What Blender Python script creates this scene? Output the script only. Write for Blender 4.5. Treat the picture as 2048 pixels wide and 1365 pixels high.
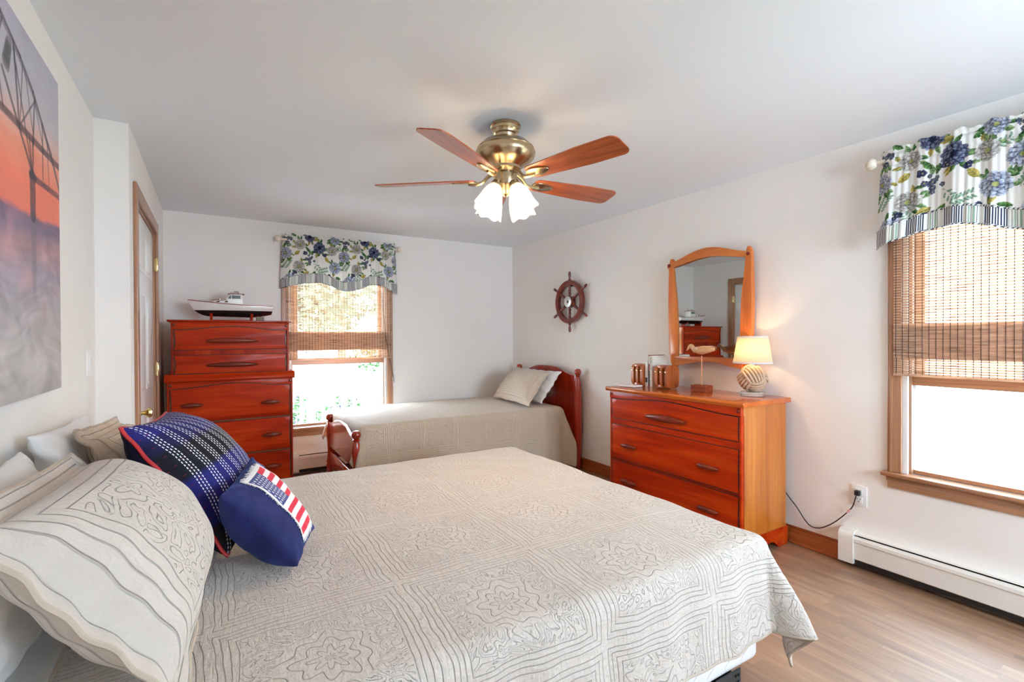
import bpy, bmesh, math, random
import numpy as np
from mathutils import Vector, Matrix

for _o in list(bpy.data.objects):
    bpy.data.objects.remove(_o)
S = bpy.context.scene
COL = S.collection
PI = math.pi

# ------------------------------------------------------------------ camera, world, exposure
cam_d = bpy.data.cameras.new('camera')
cam = bpy.data.objects.new('camera', cam_d)
COL.objects.link(cam)
S.camera = cam
cam_d.sensor_width = 36.0
cam_d.lens = 974.34 / 2048 * 36.0
cam_d.clip_start = 0.02
_yaw, _pit, _rol = (math.radians(a) for a in (31.4706, -0.4569, -0.2349))
_f = Vector((math.sin(_yaw) * math.cos(_pit), math.cos(_yaw) * math.cos(_pit), math.sin(_pit)))
_r0 = Vector((math.cos(_yaw), -math.sin(_yaw), 0))
_u0 = _r0.cross(_f)
_r = _r0 * math.cos(_rol) + _u0 * math.sin(_rol)
_u = -_r0 * math.sin(_rol) + _u0 * math.cos(_rol)
_m = Matrix((_r, _u, -_f)).transposed().to_4x4()
_m.translation = (0, 0, 1.33)
cam.matrix_world = _m

S.view_settings.view_transform = 'Standard'
S.view_settings.look = 'None'
S.view_settings.exposure = 0.62
S.view_settings.gamma = 1.0
S.view_settings.use_curve_mapping = False

SKY = 22.0
world = bpy.data.worlds.new('overcast_sky')
S.world = world
world.use_nodes = True
_bg = world.node_tree.nodes['Background']
_bg.inputs['Color'].default_value = (0.79, 0.95, 1.14, 1)
_bg.inputs['Strength'].default_value = SKY
S.cycles.max_bounces = 14
S.cycles.diffuse_bounces = 8
S.cycles.glossy_bounces = 4
S.cycles.transmission_bounces = 8
S.cycles.transparent_max_bounces = 16
S.cycles.sample_clamp_indirect = 6.0
S.cycles.caustics_reflective = False
S.cycles.caustics_refractive = False


def portal(name, loc, rot, sx, sy):
    l = bpy.data.lights.new(name, 'AREA')
    l.shape = 'RECTANGLE'
    l.size, l.size_y = sx, sy
    l.cycles.is_portal = True
    o = bpy.data.objects.new(name, l)
    o.location = loc
    o.rotation_euler = rot
    COL.objects.link(o)
    return o


# sky portals sit in the two real and two added window openings (light from the sky only, they emit nothing themselves)
portal('back_window_portal', (1.10, 5.29, 1.28), (-PI / 2, 0, 0), 0.95, 1.66)
portal('right_window_portal', (3.30, 0.655, 1.33), (0, PI / 2, 0), 1.52, 0.95)
portal('fill_right_portal', (3.30, -0.95, 1.50), (0, PI / 2, 0), 1.2, 0.9)
portal('fill_front_portal', (2.05, -1.74, 1.50), (PI / 2, 0, 0), 1.3, 1.2)


def point_light(name, loc, power, color, radius):
    l = bpy.data.lights.new(name, 'POINT')
    l.energy = power
    l.color = color
    l.shadow_soft_size = radius
    o = bpy.data.objects.new(name, l)
    o.location = loc
    COL.objects.link(o)
    return o


# room constants (metres)
XR, YB, XL, XC, YS, YF, ZC = 3.17, 5.16, -0.507, -0.367, 3.18, -1.6, 2.44

# ------------------------------------------------------------------ node helpers


class X:
    """a scalar socket (or number) with arithmetic"""

    def __init__(s, nt, v):
        s.nt, s.v = nt, v

    def _op(s, op, *a):
        n = s.nt.nodes.new('ShaderNodeMath')
        n.operation = op
        for i, q in enumerate((s,) + a):
            q = q.v if isinstance(q, X) else q
            if isinstance(q, (int, float)):
                n.inputs[i].default_value = q
            else:
                s.nt.links.new(q, n.inputs[i])
        return X(s.nt, n.outputs[0])

    def __add__(s, o): return s._op('ADD', o)
    def __radd__(s, o): return s._op('ADD', o)
    def __sub__(s, o): return s._op('SUBTRACT', o)
    def __rsub__(s, o): return (s * -1.0) + o
    def __mul__(s, o): return s._op('MULTIPLY', o)
    def __rmul__(s, o): return s._op('MULTIPLY', o)
    def __truediv__(s, o): return s._op('DIVIDE', o)
    def sin(s): return s._op('SINE')
    def cos(s): return s._op('COSINE')
    def abs(s): return s._op('ABSOLUTE')
    def sqrt(s): return s._op('SQRT')
    def floor(s): return s._op('FLOOR')
    def fract(s): return s._op('FRACT')
    def min(s, o): return s._op('MINIMUM', o)
    def max(s, o): return s._op('MAXIMUM', o)
    def lt(s, o): return s._op('LESS_THAN', o)
    def gt(s, o): return s._op('GREATER_THAN', o)
    def atan2(s, o): return s._op('ARCTAN2', o)
    def pow(s, o): return s._op('POWER', o)

    def sstep(s, a, b, c=0.0, d=1.0):
        n = s.nt.nodes.new('ShaderNodeMapRange')
        n.interpolation_type = 'SMOOTHSTEP'
        n.inputs[1].default_value, n.inputs[2].default_value = a, b
        n.inputs[3].default_value, n.inputs[4].default_value = c, d
        s.nt.links.new(s.v, n.inputs[0])
        return X(s.nt, n.outputs[0])


def newmat(name):
    m = bpy.data.materials.new(name)
    m.use_nodes = True
    nt = m.node_tree
    return m, nt, nt.nodes['Principled BSDF']


def lin(c):
    """sRGB 0-255 -> linear rgba"""
    o = []
    for v in c[:3]:
        v = v / 255.0
        o.append(v / 12.92 if v <= 0.04045 else ((v + 0.055) / 1.055) ** 2.4)
    return (o[0], o[1], o[2], 1.0)


def coords(nt, kind='Object'):
    n = nt.nodes.new('ShaderNodeTexCoord')
    return n.outputs[kind]


def sep(nt, vec):
    n = nt.nodes.new('ShaderNodeSeparateXYZ')
    nt.links.new(vec, n.inputs[0])
    return [X(nt, n.outputs[i]) for i in range(3)]


def comb(nt, x, y, z=0.0):
    n = nt.nodes.new('ShaderNodeCombineXYZ')
    for i, q in enumerate((x, y, z)):
        q = q.v if isinstance(q, X) else q
        if isinstance(q, (int, float)):
            n.inputs[i].default_value = q
        else:
            nt.links.new(q, n.inputs[i])
    return n.outputs[0]


def mapping(nt, vec, scale):
    n = nt.nodes.new('ShaderNodeVectorMath')
    n.operation = 'MULTIPLY'
    nt.links.new(vec, n.inputs[0])
    n.inputs[1].default_value = scale
    return n.outputs[0]


def noise(nt, vec, scale=5.0, detail=3.0, rough=0.5, dist=0.0):
    n = nt.nodes.new('ShaderNodeTexNoise')
    n.inputs['Scale'].default_value = scale
    n.inputs['Detail'].default_value = detail
    n.inputs['Roughness'].default_value = rough
    n.inputs['Distortion'].default_value = dist
    if vec is not None:
        nt.links.new(vec, n.inputs['Vector'])
    return X(nt, n.outputs[0])


def ramp(nt, fac, stops, interp='LINEAR'):
    n = nt.nodes.new('ShaderNodeValToRGB')
    r = n.color_ramp
    r.interpolation = interp
    while len(r.elements) < len(stops):
        r.elements.new(0.5)
    for e, (p, c) in zip(r.elements, stops):
        e.position = p
        e.color = c if len(c) == 4 else (c[0], c[1], c[2], 1)
    nt.links.new(fac.v if isinstance(fac, X) else fac, n.inputs[0])
    return n.outputs[0]


def mix(nt, fac, a, b, mode='MIX'):
    n = nt.nodes.new('ShaderNodeMix')
    n.data_type = 'RGBA'
    n.blend_type = mode
    for idx, q in ((0, fac), (6, a), (7, b)):
        q = q.v if isinstance(q, X) else q
        if isinstance(q, (int, float)):
            n.inputs[idx].default_value = q
        elif isinstance(q, tuple):
            n.inputs[idx].default_value = q if len(q) == 4 else (q[0], q[1], q[2], 1)
        else:
            nt.links.new(q, n.inputs[idx])
    return n.outputs[2]


def bump(nt, bs, h, strength=0.3, dist=0.01, normal=None):
    n = nt.nodes.new('ShaderNodeBump')
    n.inputs['Strength'].default_value = strength
    n.inputs['Distance'].default_value = dist
    nt.links.new(h.v if isinstance(h, X) else h, n.inputs['Height'])
    if normal is not None:
        nt.links.new(normal, n.inputs['Normal'])
    nt.links.new(n.outputs[0], bs.inputs['Normal'])
    return n.outputs[0]


def plain(name, color, rough=0.5, metal=0.0, coat=0.0, spec=0.5, var=0.06, vs=14.0, bumps=0.0):
    """principled with a faint procedural mottling"""
    m, nt, b = newmat(name)
    c = coords(nt)
    n = noise(nt, c, vs, 3)
    lo = tuple(v * (1 - var) for v in color[:3])
    hi = tuple(min(1, v * (1 + var)) for v in color[:3])
    nt.links.new(ramp(nt, n, [(0.3, lo), (0.7, hi)]), b.inputs['Base Color'])
    b.inputs['Roughness'].default_value = rough
    b.inputs['Metallic'].default_value = metal
    b.inputs['Coat Weight'].default_value = coat
    b.inputs['Coat Roughness'].default_value = 0.12
    b.inputs['Specular IOR Level'].default_value = spec
    if bumps:
        bump(nt, b, noise(nt, c, vs * 6, 3), bumps, 0.002)
    return m


def wood(name, dark, mid, light, axis='x', scale=1.0, rough=0.35, coat=0.3, fine=0.35, cross=9.0, spec=0.5):
    """straight-grained wood; axis = grain direction in object space"""
    m, nt, b = newmat(name)
    c = coords(nt)
    k = {'x': (0.9, cross, cross), 'y': (cross, 0.9, cross), 'z': (cross, cross, 0.9)}[axis]
    v = mapping(nt, c, tuple(q * scale for q in k))
    n1 = noise(nt, v, 1.0, 4, 0.55, 0.9)
    base = ramp(nt, n1, [(0.25, dark), (0.5, mid), (0.75, light)])
    k2 = {'x': (2.0, 90, 90), 'y': (90, 2.0, 90), 'z': (90, 90, 2.0)}[axis]
    n2 = noise(nt, mapping(nt, c, tuple(q * scale for q in k2)), 1.0, 2, 0.6, 0.3)
    g = ramp(nt, n2, [(0.3, (1 - fine, 1 - fine, 1 - fine)), (0.6, (1, 1, 1))])
    nt.links.new(mix(nt, 1.0, base, g, 'MULTIPLY'), b.inputs['Base Color'])
    b.inputs['Roughness'].default_value = rough
    b.inputs['Coat Weight'].default_value = coat
    b.inputs['Coat Roughness'].default_value = 0.15
    b.inputs['Specular IOR Level'].default_value = spec
    bump(nt, b, n2, 0.05, 0.002)
    return m


def attr_color(nt, name='col'):
    n = nt.nodes.new('ShaderNodeAttribute')
    n.attribute_name = name
    return n.outputs['Color']


def uvs(nt):
    n = nt.nodes.new('ShaderNodeUVMap')
    n.uv_map = 'UVMap'
    return n.outputs[0]


# ------------------------------------------------------------------ geometry helpers
ORG = {}


def fnum(v):
    return tuple(float(q) for q in v)


class G:
    """collects shapes in world metres; obj() links them as ONE mesh object"""

    def __init__(s):
        s.bm = bmesh.new()

    def _bevel(s, verts, bev, seg=2):
        if bev <= 0:
            return
        es = set()
        for v in verts:
            for e in v.link_edges:
                es.add(e)
        bmesh.ops.bevel(s.bm, geom=list(es), offset=bev, segments=seg, affect='EDGES', profile=0.5, clamp_overlap=True)

    def box(s, lo, hi, bev=0.0, seg=2):
        lo, hi = [min(a, b) for a, b in zip(lo, hi)], [max(a, b) for a, b in zip(lo, hi)]
        vs = [s.bm.verts.new((x, y, z)) for x in (lo[0], hi[0]) for y in (lo[1], hi[1]) for z in (lo[2], hi[2])]
        for f in ((0, 1, 3, 2), (4, 6, 7, 5), (0, 4, 5, 1), (2, 3, 7, 6), (0, 2, 6, 4), (1, 5, 7, 3)):
            s.bm.faces.new([vs[i] for i in f])
        s._bevel(vs, bev, seg)
        return s

    def prism(s, pts, ext, bev=0.0, seg=2):
        """closed outline of 3D points swept by the vector ext"""
        ext = Vector(ext)
        a = [s.bm.verts.new(Vector(p)) for p in pts]
        b = [s.bm.verts.new(Vector(p) + ext) for p in pts]
        n = len(a)
        fa = s.bm.faces.new(a)
        fb = s.bm.faces.new(list(reversed(b)))
        for i in range(n):
            s.bm.faces.new((a[i], b[i], b[(i + 1) % n], a[(i + 1) % n]))
        if bev > 0:
            es = list(fa.edges) + list(fb.edges)
            bmesh.ops.bevel(s.bm, geom=es, offset=bev, segments=seg, affect='EDGES', profile=0.5, clamp_overlap=True)
        return s

    def lathe(s, prof, M=None, seg=32, cap=True):
        """prof = [(radius, height)] about local z, placed by matrix M"""
        M = M or Matrix()
        rings = []
        for r, h in prof:
            if r < 1e-5:
                rings.append([s.bm.verts.new(M @ Vector((0, 0, h)))])
            else:
                rings.append([s.bm.verts.new(M @ Vector((r * math.cos(2 * PI * i / seg), r * math.sin(2 * PI * i / seg), h))) for i in range(seg)])
        for a, b in zip(rings[:-1], rings[1:]):
            for i in range(seg):
                j = (i + 1) % seg
                if len(a) == 1 and len(b) == 1:
                    continue
                if len(a) == 1:
                    s.bm.faces.new((a[0], b[i], b[j]))
                elif len(b) == 1:
                    s.bm.faces.new((a[i], b[0], a[j]))
                else:
                    s.bm.faces.new((a[i], b[i], b[j], a[j]))
        if cap:
            for q in (rings[0], rings[-1]):
                if len(q) > 1:
                    s.bm.faces.new(q if q is rings[0] else list(reversed(q)))
        return s

    def tube(s, pts, rad, seg=10, closed=False, caps=True, flat=None):
        pts = [Vector(p) for p in pts]
        n = len(pts)
        rads = rad if isinstance(rad, (list, tuple)) else [rad] * n
        rings = []
        up = None
        for i in range(n):
            if closed:
                t = pts[(i + 1) % n] - pts[i - 1]
            else:
                t = pts[min(i + 1, n - 1)] - pts[max(i - 1, 0)]
            t.normalize()
            if up is None:
                a = Vector((0, 0, 1)) if abs(t.z) < 0.9 else Vector((1, 0, 0))
                up = (a - t * a.dot(t)).normalized()
            else:
                up = (up - t * up.dot(t)).normalized()
            w = t.cross(up)
            k = flat or 1.0
            rings.append([s.bm.verts.new(pts[i] + (up * math.cos(2 * PI * j / seg) * k + w * math.sin(2 * PI * j / seg)) * rads[i]) for j in range(seg)])
        m = n if closed else n - 1
        for i in range(m):
            a, b = rings[i], rings[(i + 1) % n]
            for j in range(seg):
                k = (j + 1) % seg
                s.bm.faces.new((a[j], a[k], b[k], b[j]))
        if caps and not closed:
            s.bm.faces.new(list(reversed(rings[0])))
            s.bm.faces.new(rings[-1])
        return s

    def ball(s, c, r, seg=20, sc=(1, 1, 1)):
        M = Matrix.Translation(Vector(c)) @ Matrix.Diagonal((r * sc[0], r * sc[1], r * sc[2], 1))
        bmesh.ops.create_uvsphere(s.bm, u_segments=seg, v_segments=max(8, seg // 2), radius=1.0, matrix=M)
        return s

    def obj(s, name, mat, parent=None, loc=None, smooth=True, angle=35):
        org = Vector(ORG[parent.name]) if parent is not None else Vector(loc if loc is not None else (0, 0, 0))
        bmesh.ops.recalc_face_normals(s.bm, faces=s.bm.faces)
        bmesh.ops.translate(s.bm, verts=s.bm.verts, vec=-org)
        me = bpy.data.meshes.new(name)
        s.bm.to_mesh(me)
        s.bm.free()
        return _link(name, me, mat, parent, org, smooth, angle)


def _link(name, me, mat, parent, org, smooth, angle=35):
    if mat is not None:
        me.materials.append(mat)
    o = bpy.data.objects.new(name, me)
    COL.objects.link(o)
    if smooth:
        me.shade_smooth()
        if angle is not None:
            me.set_sharp_from_angle(angle=math.radians(angle))
    ORG[o.name] = tuple(org)
    if parent is not None:
        o.parent = parent
    else:
        o.location = org
    return o


def grid_obj(name, P, mat, parent=None, loc=None, uv=None, col=None, wrap_u=False, thick=0.0, smooth=True, closed_back=None):
    """P: (nu, nv, 3) array of world points -> one quad grid; uv (nu,nv,2); col (nu,nv,3)"""
    nu, nv, _ = P.shape
    org = np.array(ORG[parent.name]) if parent is not None else np.array(loc if loc is not None else (0, 0, 0), float)
    V = (P - org).reshape(-1, 3)
    i, j = np.meshgrid(np.arange(nu - 1), np.arange(nv - 1), indexing='ij')
    a = (i * nv + j).ravel()
    F = np.stack([a, a + nv, a + nv + 1, a + 1], 1)
    if closed_back is not None:
        # second sheet sharing nothing; stitched round the border
        B = (closed_back - org).reshape(-1, 3)
        n0 = len(V)
        V = np.concatenate([V, B])
        F2 = np.stack([a + 1, a + nv + 1, a + nv, a], 1) + n0
        bd = np.concatenate([np.arange(nv), np.arange(1, nu) * nv + nv - 1, (nu - 1) * nv + np.arange(nv - 2, -1, -1), np.arange(nu - 2, 0, -1) * nv])
        b2 = np.roll(bd, -1)
        F3 = np.stack([bd, b2, b2 + n0, bd + n0], 1)
        F = np.concatenate([F, F2, F3])
        if uv is not None:
            uv = np.concatenate([uv.reshape(-1, 2), uv.reshape(-1, 2)])
        if col is not None:
            col = np.concatenate([col.reshape(-1, 3), col.reshape(-1, 3)])
    me = bpy.data.meshes.new(name)
    me.from_pydata(V.tolist(), [], F.tolist())
    if uv is not None:
        uv = np.asarray(uv).reshape(-1, 2)
        l = me.uv_layers.new(name='UVMap')
        vi = np.zeros(len(me.loops), dtype=np.int32)
        me.loops.foreach_get('vertex_index', vi)
        l.data.foreach_set('uv', uv[vi].astype(np.float32).ravel())
    if col is not None:
        col = np.asarray(col).reshape(-1, 3)
        at = me.color_attributes.new('col', 'FLOAT_COLOR', 'POINT')
        at.data.foreach_set('color', np.concatenate([col, np.ones((len(col), 1))], 1).astype(np.float32).ravel())
    me.update()
    o = _link(name, me, mat, parent, tuple(org), smooth, None)
    if thick:
        md = o.modifiers.new('thickness', 'SOLIDIFY')
        md.thickness = thick
        md.offset = 0
    return o


def thing(name, label, cat, loc, group=None):
    o = bpy.data.objects.new(name, None)
    o.empty_display_size = 0.05
    COL.objects.link(o)
    o.location = loc
    ORG[o.name] = tuple(loc)
    return tag(o, label, cat, group)


def tag(o, label, cat, group=None):
    o['label'] = label
    o['category'] = cat
    if group:
        o['group'] = group
    return o


def struct(o, label=None, cat=None):
    o['kind'] = 'structure'
    if label:
        o['label'] = label
        o['category'] = cat
    return o


def copy_tree(o, dloc, parent=None):
    c = o.copy()
    COL.objects.link(c)
    if parent is None:
        c.location = Vector(o.location) + Vector(dloc)
    else:
        c.parent = parent
    for ch in list(o.children):
        copy_tree(ch, (0, 0, 0), c)
    return c


def rotm(axis, ang):
    return Matrix.Rotation(ang, 4, axis)


def T(v):
    return Matrix.Translation(Vector(v))


def spline(pts, n):
    """Catmull-Rom through pts (list of tuples), n samples"""
    P = np.array(pts, float)
    P = np.concatenate([[2 * P[0] - P[1]], P, [2 * P[-1] - P[-2]]])
    m = len(P) - 3
    out = []
    for t in np.linspace(0, m - 1e-6, n):
        i = int(t)
        f = t - i
        a, b, c, d = P[i:i + 4]
        out.append(0.5 * ((2 * b) + (-a + c) * f + (2 * a - 5 * b + 4 * c - d) * f * f + (-a + 3 * b - 3 * c + d) * f ** 3))
    return np.array(out)

# ------------------------------------------------------------------ materials
W_WALL = plain('wall_paint', (0.86, 0.835, 0.805), 0.7, var=0.012, vs=3, spec=0.2, bumps=0.03)
W_TRIMW = plain('white_enamel', (0.84, 0.84, 0.83), 0.35, var=0.01)
W_VINYL = plain('white_vinyl', (0.82, 0.85, 0.86), 0.3, var=0.01)
HEATER_M = plain('heater_enamel', (0.82, 0.80, 0.75), 0.32, var=0.01)
BLACK_M = plain('black_metal', (0.012, 0.012, 0.014), 0.45)
DARK_GAP = plain('dark_fin', (0.01, 0.01, 0.01), 0.5)
CHERRY_X = wood('cherry_wood', (0.24, 0.010, 0.001), (0.46, 0.030, 0.003), (0.58, 0.065, 0.005), 'x', 1.0, 0.3, 0.06, 0.25, spec=0.10)
CHERRY_Y = wood('cherry_wood_long', (0.24, 0.010, 0.001), (0.48, 0.034, 0.003), (0.62, 0.075, 0.006), 'y', 1.0, 0.3, 0.06, 0.25, spec=0.12)
CHERRY_Z = wood('cherry_wood_upright', (0.20, 0.008, 0.001), (0.38, 0.022, 0.002), (0.48, 0.045, 0.004), 'z', 1.0, 0.3, 0.06, 0.25, spec=0.12)
CHERRY_SIDE = wood('cherry_side_panel', (0.36, 0.08, 0.010), (0.56, 0.17, 0.022), (0.66, 0.25, 0.045), 'z', 1.0, 0.3, 0.4, 0.2)
CHERRY_TOP = wood('cherry_top', (0.42, 0.065, 0.008), (0.60, 0.13, 0.014), (0.66, 0.18, 0.022), 'y', 1.0, 0.14, 0.25, 0.15, spec=0.4)
CHERRY_DARK = wood('dark_cherry', (0.10, 0.012, 0.005), (0.19, 0.022, 0.007), (0.26, 0.036, 0.010), 'x', 1.0, 0.32, 0.15, 0.2, spec=0.3)
MIRROR_WOOD = wood('honey_maple', (0.42, 0.085, 0.010), (0.62, 0.155, 0.018), (0.68, 0.20, 0.030), 'z', 1.0, 0.3, 0.4, 0.15)
BED_RED = wood('red_maple', (0.18, 0.008, 0.002), (0.34, 0.020, 0.004), (0.42, 0.030, 0.005), 'z', 1.0, 0.2, 0.6, 0.2)
OAK_X = wood('oak_trim_x', (0.27, 0.115, 0.055), (0.40, 0.19, 0.095), (0.47, 0.25, 0.14), 'x', 1.0, 0.35, 0.3, 0.3)
OAK_Y = wood('oak_trim_y', (0.27, 0.115, 0.055), (0.40, 0.19, 0.095), (0.47, 0.25, 0.14), 'y', 1.0, 0.35, 0.3, 0.3)
OAK_Z = wood('oak_trim_z', (0.27, 0.115, 0.055), (0.40, 0.19, 0.095), (0.47, 0.25, 0.14), 'z', 1.0, 0.35, 0.3, 0.3)
BASE_WOOD = wood('baseboard_wood', (0.20, 0.035, 0.009), (0.36, 0.085, 0.02), (0.44, 0.12, 0.03), 'y', 1.0, 0.3, 0.4, 0.25)
WHEEL_WOOD = wood('sheesham', (0.07, 0.010, 0.006), (0.16, 0.020, 0.009), (0.26, 0.045, 0.016), 'z', 3.0, 0.3, 0.4, 0.3)
BRASS = plain('antique_brass', (0.50, 0.39, 0.24), 0.24, 1.0, var=0.12, vs=6)
BRASS_BRIGHT = plain('polished_brass', (0.78, 0.60, 0.27), 0.16, 1.0, var=0.05)
STEEL = plain('cast_aluminium', (0.62, 0.60, 0.56), 0.35, 1.0, var=0.1)


def ceiling_mat():
    m, nt, b = newmat('ceiling_plaster')
    c = coords(nt)
    b.inputs['Base Color'].default_value = (0.82, 0.875, 0.925, 1)
    b.inputs['Roughness'].default_value = 0.75
    b.inputs['Specular IOR Level'].default_value = 0.2
    n = noise(nt, c, 3.2, 5, 0.55, 2.2)
    ridge = (n - 0.5).abs().sstep(0.0, 0.03, 1.0, 0.0)
    n2 = noise(nt, c, 60, 2)
    gate = noise(nt, c, 1.1, 2).sstep(0.55, 0.7)
    bump(nt, b, ridge * gate * 0.5 + n2 * 0.25, 0.25, 0.004)
    return m


W_CEIL = ceiling_mat()


def floor_mat():
    """glossy strip laminate, strips along y"""
    m, nt, b = newmat('laminate_floor')
    c = coords(nt)
    x, y, z = sep(nt, c)
    sx = x * (1 / 0.066)
    col = sx.floor()
    h1 = (col * 12.9898).sin() * 43758.5453
    off = h1.fract()
    sy = y * (1 / 0.62) + off * 3.0
    row = sy.floor()
    h2 = ((col * 78.233 + row * 37.719).sin() * 24634.6345).fract()
    v = comb(nt, x * 15.0 + h2 * 30.0, y * 1.3 + h2 * 11.0, h2 * 5.0)
    n1 = noise(nt, v, 1.0, 5, 0.6, 1.3)
    base = ramp(nt, n1, [(0.22, (0.07, 0.024, 0.008)), (0.38, (0.19, 0.088, 0.036)), (0.55, (0.29, 0.155, 0.075)), (0.78, (0.40, 0.255, 0.150))])
    tone = ramp(nt, X(nt, h2.v), [(0.0, (0.80, 0.72, 0.66)), (0.5, (1, 1, 1)), (1.0, (1.12, 1.06, 1.0))])
    cc = mix(nt, 1.0, base, tone, 'MULTIPLY')
    fx = sx.fract()
    fy = sy.fract()
    seam = fx.lt(0.012).max(fy.lt(0.003))
    cc = mix(nt, seam * 0.45, cc, (0.12, 0.05, 0.02))
    nt.links.new(cc, b.inputs['Base Color'])
    b.inputs['Roughness'].default_value = 0.5
    b.inputs['Coat Weight'].default_value = 1.0
    b.inputs['Coat Roughness'].default_value = 0.47
    b.inputs['Coat IOR'].default_value = 2.35
    b.inputs['Specular IOR Level'].default_value = 0.7
    bump(nt, b, seam * -1.0 + n1 * 0.1, 0.12, 0.001)
    return m


W_FLOOR = floor_mat()


def glass_mat():
    m, nt, b = newmat('window_glass')
    nt.nodes.remove(b)
    out = nt.nodes['Material Output']
    t = nt.nodes.new('ShaderNodeBsdfTransparent')
    t.inputs[0].default_value = (0.97, 0.985, 0.98, 1)
    g = nt.nodes.new('ShaderNodeBsdfGlossy')
    g.inputs['Roughness'].default_value = 0.02
    lw = nt.nodes.new('ShaderNodeLayerWeight')
    lw.inputs[0].default_value = 0.12
    mx = nt.nodes.new('ShaderNodeMixShader')
    nt.links.new((X(nt, lw.outputs['Fresnel']) * 0.6 + 0.01).v, mx.inputs[0])
    nt.links.new(t.outputs[0], mx.inputs[1])
    nt.links.new(g.outputs[0], mx.inputs[2])
    nt.links.new(mx.outputs[0], out.inputs[0])
    return m


GLASS = glass_mat()


def translucent_mat(name, color_socket_fn, trans=0.4, transp=0.0, rough=0.8, tcol=None):
    m, nt, b = newmat(name)
    nt.nodes.remove(b)
    out = nt.nodes['Material Output']
    cs = color_socket_fn(nt)
    d = nt.nodes.new('ShaderNodeBsdfDiffuse')
    t = nt.nodes.new('ShaderNodeBsdfTranslucent')
    for q in (d, t):
        if isinstance(cs, tuple):
            q.inputs[0].default_value = cs
        else:
            nt.links.new(cs, q.inputs[0])
    if tcol:
        for l in list(t.inputs[0].links):
            nt.links.remove(l)
        t.inputs[0].default_value = tcol
    mx = nt.nodes.new('ShaderNodeMixShader')
    mx.inputs[0].default_value = trans
    nt.links.new(d.outputs[0], mx.inputs[1])
    nt.links.new(t.outputs[0], mx.inputs[2])
    last = mx
    if transp:
        tp = nt.nodes.new('ShaderNodeBsdfTransparent')
        m2 = nt.nodes.new('ShaderNodeMixShader')
        m2.inputs[0].default_value = transp
        nt.links.new(mx.outputs[0], m2.inputs[1])
        nt.links.new(tp.outputs[0], m2.inputs[2])
        last = m2
    nt.links.new(last.outputs[0], out.inputs[0])
    return m


def slat_color(nt):
    c = coords(nt)
    x, y, z = sep(nt, c)
    v = comb(nt, (x + y) * 7.0, z * 95.0, 0.0)
    n = noise(nt, v, 1.0, 3, 0.6, 0.2)
    return ramp(nt, n, [(0.27, (0.16, 0.06, 0.035)), (0.34, (0.56, 0.36, 0.24)), (0.55, (0.76, 0.56, 0.41)), (0.8, (0.82, 0.66, 0.51))])


SLAT_M = translucent_mat('bamboo_slats', slat_color, 0.45)
THREAD_M = plain('brown_thread', (0.05, 0.028, 0.022), 0.8)
FLORAL_M = translucent_mat('floral_print_cotton', lambda nt: attr_color(nt), 0.25)


def stripe_color(nt):
    u, v, w = sep(nt, uvs(nt))
    f = (u * (1 / 0.155)).fract()
    navy, white, green, tan = (0.03, 0.04, 0.09), (0.80, 0.80, 0.76), (0.36, 0.50, 0.38), (0.45, 0.40, 0.33)
    st = []
    p = 0.0
    for i in range(9):
        st += [(p, navy), (p + 0.028, white)]
        p += 0.056
    for c, w_ in ((white, .05), (tan, .03), (white, .03), (green, .035), (white, .03), (navy, .012), (white, .04), (green, .05), (white, .03), (navy, .012)):
        st.append((p, c))
        p += w_
    st.append((p, white))
    return ramp(nt, f, st[:32], 'CONSTANT')


STRIPE_M = translucent_mat('ticking_stripe_cotton', stripe_color, 0.12)
CREAM_M = plain('cream_resin', (0.78, 0.70, 0.58), 0.5)


# ------------------------------------------------------------------ room shell
def wall_with_hole(name, mat, ax, lo, hi, hole):
    """slab between corners lo and hi; hole = (a0, a1, z0, z1) along axis ax"""
    g = G()

    def bx(p0, p1, q0, q1):
        if p1 - p0 < 1e-4 or q1 - q0 < 1e-4:
            return
        l, h = list(lo), list(hi)
        l[ax], h[ax], l[2], h[2] = p0, p1, q0, q1
        g.box(l, h)
    holes = sorted(hole) if isinstance(hole, list) else [hole]
    e = lo[ax]
    for a0, a1, z0, z1 in holes:
        bx(e, a0, lo[2], hi[2])
        bx(a0, a1, lo[2], z0)
        bx(a0, a1, z1, hi[2])
        e = a1
    bx(e, hi[ax], lo[2], hi[2])
    return struct(g.obj(name, mat, smooth=False))


TH = 0.14
struct(G().box((XL - TH, YF - TH, -0.12), (XR + TH, YB + TH, 0)).obj('floor', W_FLOOR, smooth=False))
struct(G().box((XL - TH, YF - TH, ZC), (XR + TH, YB + TH, ZC + 0.2)).obj('ceiling', W_CEIL, smooth=False))
wall_with_hole('wall_back', W_WALL, 0, (XC - TH, YB, 0), (XR + TH, YB + TH, ZC), (0.622, 1.577, 0.455, 2.10))
wall_with_hole('wall_right', W_WALL, 1, (XR, YF, 0), (XR + TH, YB, ZC), [(0.18, 1.14, 0.575, 2.10), (-1.40, -0.50, 0.90, 2.10)])  # the second opening is added, for the unseen fill window
wall_with_hole('wall_front', W_WALL, 0, (XL - TH, YF - TH, 0), (XR + TH, YF, ZC), (1.40, 2.70, 0.90, 2.10))  # opening added to let fill daylight in from behind the camera
struct(G().box((XL - TH, YF, 0), (XL, YS, ZC)).obj('wall_left', W_WALL, smooth=False))
DY0, DY1, DZ = 3.385, 4.455, 2.115
wall_with_hole('wall_closet', W_WALL, 1, (XL - TH, YS, 0), (XC, YB, ZC), (DY0, DY1, -0.0, DZ))
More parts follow.
